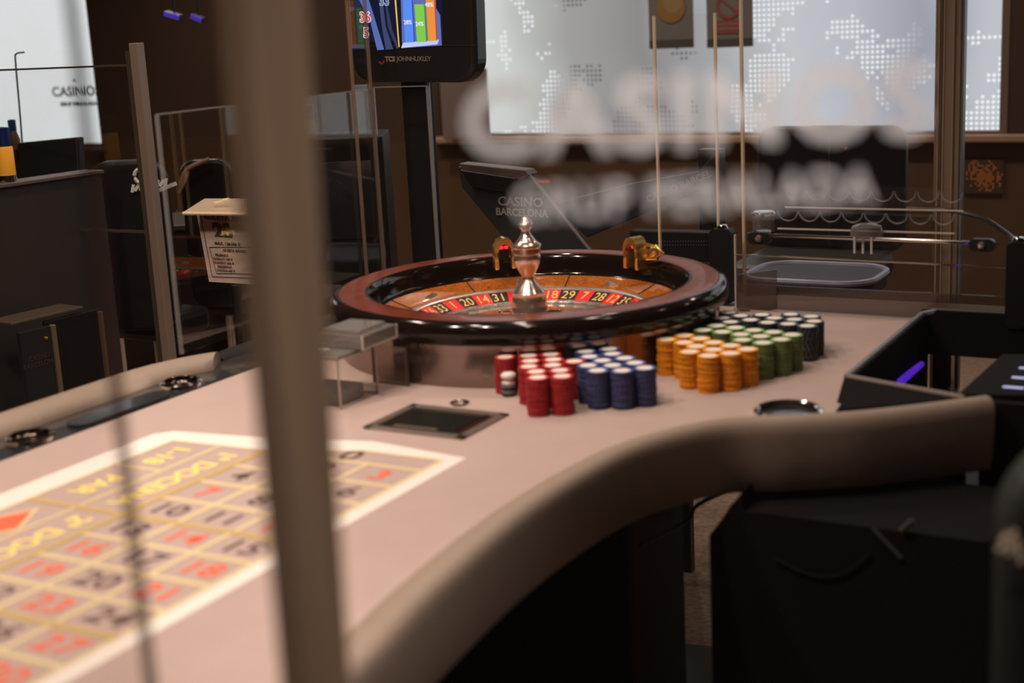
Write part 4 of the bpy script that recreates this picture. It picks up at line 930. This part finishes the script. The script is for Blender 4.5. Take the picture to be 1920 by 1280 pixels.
# reflection of an amber dot panel, built as glowing dots on the panelling
a = onY(1806, 362, Y1-.012); b = onY(1882, 300, Y1-.012)
t = thing('amber_reflection', 'faint amber dot reflection modelled on the brown panelling at the right', 'sign', ((a.x+b.x)/2, Y1-.012, a.z))
G().span((a.x, Y1-.012, a.z), (b.x, Y1-.001, b.z)).build('board', darkwall, t)
g = G(); nn = 18
for i in range(nn):
    for j in range(15):
        u, v = (i/(nn-1)-.5)*2, (j/14-.5)*2
        if random.random() < 1.15-.9*math.hypot(u+.15*math.sin(3*v), v): g.box((a.x+(b.x-a.x)*(i+.5)/nn, Y1-.0125, a.z+(b.z-a.z)*(j+.5)/15), (.0055, .001, .0055))
g.build('dots', mat('amber_dot', (.3, .08, .02), .5, emit=(.42, .13, .03), es=.28), t)['kind'] = 'stuff'
t = thing('amber_display', 'tiny strip of amber light marks on the panelling right of the slanted monitor', 'display', tuple(onY(1018, 341, Y1-.01)))
a = onY(1003, 345, Y1-.012); b = onY(1032, 336, Y1-.012); G().span((a.x, Y1-.012, a.z), (b.x, Y1-.001, b.z)).build('strip', darkwall, t)
g = G()
for k in range(7): g.box((a.x+(b.x-a.x)*(k+.5)/7, Y1-.013, (a.z+b.z)/2), (.006, .002, (b.z-a.z)*(.7 if k % 2 else .5)))
g.build('marks', mat('amber_text', (.3, .08, .02), .5, emit=(.7, .16, .03), es=.5), t)['kind'] = 'stuff'

# ---------------------------------------------------------------- background, left
# charcoal divider with bottles on it and a black bin in front
D0 = 4.1
e1 = onD(190, 325, D0); e2 = onD(-60, 357, D0-.35); eb = e1
dv = Vector((e2.x-e1.x, e2.y-e1.y, 0)); dn = dv.normalized(); nr = Vector((-dn.y, dn.x, 0))
if nr.dot(CAM-e1) < 0: nr = -nr
t = thing('room_divider', 'charcoal divider panel with brown top at the left edge', 'divider', (e1.x+dv.x/2, e1.y+dv.y/2, 0))
Md = frame(Vector((e1.x, e1.y, 0))+dv/2, dn, -nr)
Lh = dv.length; zdt = e1.z
G().box((0, 0, 0), (Lh, .07, zdt), rot=Matrix.Translation(Vector((e1.x, e1.y, zdt/2))+dv/2-nr*.035) @ Matrix.Rotation(math.atan2(dn.y, dn.x), 4, 'Z'), bev=.003).build('panel', graypan, t)
G().box((0, 0, 0), (Lh+.01, .085, .010), rot=Matrix.Translation(Vector((e1.x, e1.y, zdt+.005))+dv/2-nr*.035) @ Matrix.Rotation(math.atan2(dn.y, dn.x), 4, 'Z'), bev=.002).build('cap', mat('cap_brown', (.14, .10, .085), .4), t)
def on_div(px, py, off=0):
    d = ray(px, py); P0 = Vector((e1.x, e1.y, 0))+nr*off; k = (P0-CAM).dot(nr)/d.dot(nr); return CAM+d*k
# bin
q0 = on_div(48, 745, .20); q1 = on_div(112, 745, .20)
zb1 = on_div(80, 612, .20).z; bw = (q1-q0).dot(-dn if (q1-q0).dot(dn) < 0 else dn)
rx = -dn if dn.dot(rt) < 0 else dn
t = thing('waste_bin', 'black bin with gilt corner strip standing against the charcoal divider', 'bin', (q0.x, q0.y, 0))
Rz = Matrix.Rotation(math.atan2(rx.y, rx.x), 4, 'Z')
cbn = Vector((q0.x, q0.y, 0))+rx*bw*.5
dep = .19
G().box((0, 0, 0), (bw, .012, zb1), rot=Matrix.Translation(cbn+Vector((0, 0, zb1/2))) @ Rz, bev=.003).build('front', plate, t)
G().box((0, 0, 0), (bw*1.75, .012, zb1+.012), rot=Matrix.Translation(cbn+rx*bw*1.37+Vector((0, 0, zb1/2))-nr*.03) @ Rz, bev=.003).build('side', black, t)
G().box((0, 0, 0), (.014, .018, zb1), rot=Matrix.Translation(cbn+rx*bw*.5+Vector((0, 0, zb1/2))+nr*.004) @ Rz, bev=.002).build('corner_strip', mat('gilt_strip', (.45, .32, .20), .35, .7), t)
G().box((0, 0, 0), (.009, .018, zb1), rot=Matrix.Translation(cbn+rx*bw*2.2+Vector((0, 0, zb1/2))-nr*.02) @ Rz, bev=.002).build('corner_strip', MATS['gilt_strip'], t)
G().box((0, 0, 0), (bw*2.2, .10, .008), rot=Matrix.Translation(cbn+rx*bw*.6+Vector((0, 0, zb1+.02))-nr*.07) @ Rz, bev=.002).build('top_tray', mat('tray_brown', (.11, .075, .055), .3, coat=.5), t)
G().lathe([(0, .006), (.004, .004), (.005, 0)], n=14, M=frame(cbn+rx*bw*.25+Vector((0, 0, zb1-.03))+nr*.008, rx, ZR)).build('stud', gold, t)
text('lettering', 'CASINO\nBARCELONA', .018, mat('dim_red_print', (.09, .045, .04), .5), frame(cbn+Vector((0, 0, zb1-.085))+nr*.0075, rx, ZR), t)
# bottles
def bottle(px, py_base, off, h_px, lb, cols, k):
    p = on_div(px, py_base, off); sc_ = k
    t = thing('sanitiser_bottle', lb, 'bottle', (p.x, p.y, p.z))
    r = .016*sc_
    G().lathe([(0, 0), (r*.95, 0), (r, .003), (r, .05*sc_), (r*.9, .054*sc_)], c=p, n=24).build('body', cols[0], t, smooth=True)
    G().lathe([(r*.9, .052*sc_), (r*.92, .056*sc_), (r*.92, .088*sc_), (0, .090*sc_)], c=p, n=24).build('cap', cols[1], t, smooth=True)
    G().lathe([(0, -.0), (r*1.05, -.0), (r*1.1, -.035*sc_), (0, -.035*sc_)], c=p, n=24).build('foot', cols[2], t, smooth=True)
bl_ = mat('blue_cap', (.005, .02, .12), .3, emit=None); orr = mat('orange_liquid', (.85, .36, .03), .35, emit=(.85, .36, .04), es=.25)  # liquid given a faint glow of its own, no lamp inside
bottle(14, 328, -.03, 0, 'clear-footed bottle of orange liquid with blue cap on the divider', (orr, bl_, chrome), 1.45)
p = on_div(14, 350, -.035)
bx_ = onD(95, 330, 4.6)
t = thing('dark_screen', 'back of a black screen rising behind the divider before the lit window', 'screen', (bx_.x, bx_.y, .9))
a = onD(30, 300, 4.6); b = onD(147, 300, 4.6)
slab([onD(x, y, 4.6) for x, y in ((32, 268), (146, 257), (152, 420), (32, 420))], .03, 'casing', black, t, .006)
slab([onD(x, y, 4.64) for x, y in ((60, 420), (120, 420), (120, 700), (60, 700))], .03, 'stand', black, t)
p = onD(26, 262, 4.62); t = thing('sanitiser_bottle', 'brown bottle with blue cap beside the black screen, against the window', 'bottle', (p.x, p.y, p.z-.02))
G().lathe([(0, -.03), (.018, -.03), (.020, 0), (.013, .022), (.011, .032)], c=p, n=20).build('body', mat('brown_bottle', (.16, .09, .06), .3), t, smooth=True)
G().lathe([(.0125, .030), (.0125, .064), (0, .066)], c=p, n=20).build('cap', mat('blue_cap_far', (.01, .05, .14), .4), t, smooth=True)
G().span((p.x-.03, p.y-.03, p.z-.045), (p.x+.03, p.y+.03, p.z-.03)).build('saucer', black, t)
# lamp hook
pts = catmull([onD(46, 330, 4.7), onD(38, 220, 4.7), onD(29, 115, 4.7), onD(30, 102, 4.7), onD(36, 99, 4.7), onD(46, 98, 4.7)], 6)
tag(G().tube(pts, .003, 6).build('wire_hook', black, smooth=True), 'thin dark wire with a hooked tip in front of the bright window', 'wire')
# lettering on the bright window
wt = bpy.data.objects['window_2']
def wtext(s, px, py, wpx, hpx):
    a = onY(px, py, Y1+.045); sc_ = a.y/fw.y/F; hh = hpx*sc_
    o = text('window_lettering', s, hh/.70, mat('black_vinyl', (.02, .02, .02), .5), frame((0, 0, 0), XR, ZR), None, bold=.002)
    xs = [v.co.x for v in o.data.vertices]; tgt = (onY(px+wpx/2, py, Y1+.045).x-onY(px-wpx/2, py, Y1+.045).x); k = tgt/(max(xs)-min(xs)); mid = (max(xs)+min(xs))/2
    o.data.transform(Matrix.Translation((a.x, a.y, a.z)) @ Matrix.Diagonal((k, 1, 1, 1)) @ Matrix.Translation((-mid, 0, 0))); o.parent = wt
wtext('CASINOS', 142, 172, 90, 20); wtext('GRUP PERALADA', 147, 195, 70, 7); wtext('^', 141, 152, 8, 8)
# reflections of violet lamps, built as glowing tubes high on the left
for px0, px1, py, lb in ((308, 336, 29, 'left of two small violet lamp reflections high in the dark'), (358, 378, 34, 'right of two small violet lamp reflections high in the dark')):
    a = onD(px0, py-4, 5.2); b = onD(px1, py+4, 5.2)
    t = thing('violet_reflection', lb, 'reflection', tuple(a), 'violet lamp reflections'); G().tube([(a+b)/2+Vector((0, .016, 0)), Vector(((a.x+b.x)/2, (a.y+b.y)/2+.016, ZC))], .003, 6).build('rod', black, t); G().tube([a, b], .010, 8).build('tube', mat('violet_tube', (.02, .01, .08), .4, emit=(.05, .025, .30), es=.9), t, smooth=True)
    G().tube([a+Vector((0, .014, 0)), b+Vector((0, .014, 0))], .012, 8).build('holder', black, t)
# player chairs behind the left rail
def backchair(D, l, r, top, lb, m, hh=.40):
    a = onD(l, top+80, D); b = onD(r, top+80, D); z1 = onD((l+r)/2, top, D).z; c = (a+b)/2; wd = (b-a).length
    t = thing('player_chair', lb, 'chair', (c.x, c.y, 0)); fr_ = frame((c.x, c.y, z1-hh/2), rt0, ZR)
    g = G(); g.prism(rrect(wd, hh, wd*.28, 8), -.03, .03, fr_); o = g.build('backrest', m, t)
    bv = o.modifiers.new('b', 'BEVEL'); bv.width = .012; bv.segments = 3; bv.limit_method = 'ANGLE'
    f_ = old2w((0, 1, 0)); s_ = c-f_*(-.20)
    G().box((s_.x, s_.y, z1-hh-.02), (wd, wd, .08), bev=.025).build('seat', m, t)
    G().tube([(s_.x, s_.y, .02), (s_.x, s_.y, z1-hh-.03)], .028, 12).build('column', chrome, t, smooth=True)
    G().lathe([(0, 0), (.21, 0), (.21, .012), (.05, .03), (.03, .035), (0, .035)], c=(s_.x, s_.y, 0), n=36).build('base', mat('bronze_base', (.35, .22, .10), .3, .8), t, smooth=True)
    return t, fr_
blk_l = mat('chair_black', (.012, .010, .010), .4, noise=.1)
t, fr_ = backchair(4.3, 172, 318, 298, 'black player chair with white embroidered emblem behind the left rail', blk_l, .52)
e2_ = mat('white_thread', (.8, .76, .76), .6)
g = G(); c = onD(262, 345, 4.25); Mx = frame(c, rt0, ZR)
for k in range(9): g.box((0, 0, 0), (.024, .009, .001), rot=Mx @ Matrix.Translation((-.022+k*.0125, -.012+k*.0017, 0)) @ Matrix.Rotation(.9 if k % 2 else 1.3, 4, 'Z'))
g.build('embroidery', e2_, t)
g = G()
g.tube([Mx @ Vector((.004+.017*math.cos(a_), .024+.017*math.sin(a_)*1.2, 0)) for a_ in [1.0+k*.5 for k in range(8)]], .006, 6); g.build('emblem', e2_, t)
g = G(); g.box((0, 0, 0), (.062, .011, .001), rot=frame(onD(312, 351, 4.0), rt0, ZR) @ Matrix.Rotation(.32, 4, 'Z'), bev=.0004); g.build('embroidery', e2_, t)
t, fr_ = backchair(4.75, 345, 440, 296, 'black glossy player chair with tan reflection streaks behind the limit sign', mat('chair_gloss', (.012, .010, .010), .3, coat=.3), .5)
G().tube(catmull([onD(338, 345, 4.66), onD(350, 318, 4.66), onD(392, 298, 4.66)], 5), .007, 8).build('piping', mat('tan_reflection', (.30, .15, .10), .4), t, smooth=True)  # blurry tan reflection painted as raised lines on the chair
G().tube(catmull([onD(338, 350, 4.66), onD(352, 322, 4.66), (onD(350, 333, 4.66)), onD(336, 362, 4.66)], 5), .005, 8).build('reflection_loop', mat('tan_reflection2', (.25, .13, .09), .4), t, smooth=True)
# table limit sign with its lit cap
Dg = 3.75
p = onD(430, 540, Dg)
t = thing('limit_sign', 'cream table limit sign reading 20, under a pale lit cap', 'sign', (p.x, p.y, p.z))
P_ = [onD(x, y, Dg) for x, y in ((392, 528), (520, 536), (505, 396), (368, 396))]
g = G(); f_ = old2w((0, 1, 0)); a_ = [g.bm.verts.new(v) for v in P_]; b_ = [g.bm.verts.new(v+f_*.006) for v in P_]
g.bm.faces.new(a_); g.bm.faces.new(b_[::-1])
for i in range(4): g.bm.faces.new((a_[i], b_[i], b_[(i+1) % 4], a_[(i+1) % 4]))
g.build('card', mat('cream_card', (.62, .46, .37), .5), t)
ink = mat('sign_ink', (.045, .03, .03), .6); rx_ = (P_[1]-P_[0]).normalized(); uy_ = (P_[3]-P_[0]).normalized()
def stext(s, px, py, hpx, wpx=None, bold=.0004):
    a = onD(px, py, Dg)-f_*.003; hh = hpx/F*Dg; o = text('sign_text', s, hh/.70, ink, Matrix.Identity(4), None, bold=bold)
    xs = [v.co.x for v in o.data.vertices]; k = (wpx/F*Dg)/(max(xs)-min(xs)) if wpx else 1
    sh = Matrix(((k, -.17, 0, 0), (0, 1, 0, 0), (0, 0, 1, 0), (0, 0, 0, 1)))
    o.data.transform(Matrix.Translation(-Vector(t['_w'])) @ frame(a, rx_, ZR) @ sh); o.parent = t
stext('RULETA AMERICANA', 446, 410, 9, 128, .0009); stext('20', 418, 435, 29, 38, .0030); stext('MÁX. 120.000 €', 427, 457, 5.5, 48, .0003)
stext('APUESTA MÁXIMA', 440, 470, 5, 46, .0003)
for i, s in enumerate(('PLENO', 'CABALLO 100 €', 'CUADRO 200 €', 'SEISENA', 'DOCENA 600 €')): stext(s, 416+i*2, 478+i*7.2, 4.2, (24, 36, 38, 28, 34)[i], .0003)
g = G()
for (xa_, ya_), (xb_, yb_) in (((393, 463), (470, 463)), ((393, 463), (406, 512)), ((406, 512), (480, 513)), ((376, 402), (398, 518)), ((398, 518), (500, 522))):
    g.tube([onD(xa_, ya_, Dg)-f_*.002, onD(xb_, yb_, Dg)-f_*.002], .0009, 4)
g.build('border_line', ink, t)
q0 = [onD(341, 399, Dg-.06), onD(500, 401, Dg-.06), onD(505, 372, Dg+.02), onD(384, 372, Dg+.02)]
g = G(); g.hexa([v-Vector((0, 0, .006)) for v in q0], q0); g.build('cap', mat('cap_cream', (.50, .36, .26), .4), t)
G().tube([onD(343, 400, Dg-.065), onD(505, 402, Dg-.065)], .005, 8).build('cap_lip', mat('lip_cream', (.80, .58, .38), .35), t, smooth=True)
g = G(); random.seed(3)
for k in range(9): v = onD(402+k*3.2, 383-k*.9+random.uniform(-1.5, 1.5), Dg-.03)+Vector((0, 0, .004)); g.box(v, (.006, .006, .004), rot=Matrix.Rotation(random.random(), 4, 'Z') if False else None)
g.build('glints', mat('gold_glint', (.95, .8, .35), .2, .6, emit=(.9, .75, .35), es=.35), t)['kind'] = 'stuff'  # glitter on the cap painted as small glowing bits
G().tube([onD(440, 536, Dg)+f_*.01, Vector((onD(440, 536, Dg).x, onD(440, 536, Dg).y, .0))+f_*.01], .012, 10).build('stand', black, t, smooth=True)
G().lathe([(0, 0), (.13, 0), (.13, .01), (0, .015)], c=(onD(440, 536, Dg).x, onD(440, 536, Dg).y, 0), n=28).build('foot', black, t, smooth=True)
a = onD(205, 437, 5.05); b = onD(452, 430, 5.05)  # dark forms built as a cabinet, added to cover the too bright floor
t = thing('added_cabinet', 'low dark cabinet added over the bright floor behind the player chairs', 'cabinet', ((a.x+b.x)/2, (a.y+b.y)/2, 0))
M = frame((a+b)/2-Vector((0, 0, (a+b).z/2)), rt0, ZR); zc_ = (a.z+b.z)/2
G().box((0, 0, 0), ((b-a).length, zc_, .35), rot=M @ Matrix.Translation((0, zc_/2, -.2)), bev=.004).build('body', mat('cabinet_brown', (.030, .020, .015), .5), t)
G().box((0, 0, 0), ((b-a).length+.02, .02, .38), rot=M @ Matrix.Translation((0, zc_+.01, -.2)), bev=.004).build('top', mat('cabinet_top', (.07, .05, .04), .4), t)
# small capped bottle behind the acrylic: a small bottle on a ledge
p = onD(582, 250, 4.6)
t = thing('sanitiser_bottle', 'small bottle with blue cap right of the foreground post, behind the acrylic screen', 'bottle', (p.x, p.y, p.z-.02))
G().lathe([(0, -.015), (.017, -.015), (.018, .02), (.014, .045)], c=p, n=20).build('body', mat('taupe_bottle', (.30, .24, .20), .3), t, smooth=True)
G().lathe([(.016, .045), (.016, .09), (0, .092)], c=p, n=20).build('cap', mat('teal_cap', (.04, .11, .18), .4), t, smooth=True)
a = onD(560, 257, 4.62); b = onD(720, 262, 4.62)
t = thing('slot_cabinet', 'dark cabinet behind the acrylic screen carrying the small capped bottle', 'cabinet', ((a.x+b.x)/2, (a.y+b.y)/2, 0))
z_ = p.z-.016; M = frame((a+b)/2-Vector((0, 0, (a+b).z/2)), rt0, ZR)
G().box((0, 0, 0), ((b-a).length, z_, .3), rot=M @ Matrix.Translation((0, z_/2, -.08)), bev=.004).build('body', blacks, t)
G().box((0, 0, 0), ((b-a).length*.7, .25, .004), rot=M @ Matrix.Translation((0, z_-.2, .073)), bev=.001).build('front_glass', plate, t)

for o in bpy.data.objects:
    if '_w' in o: del o['_w']
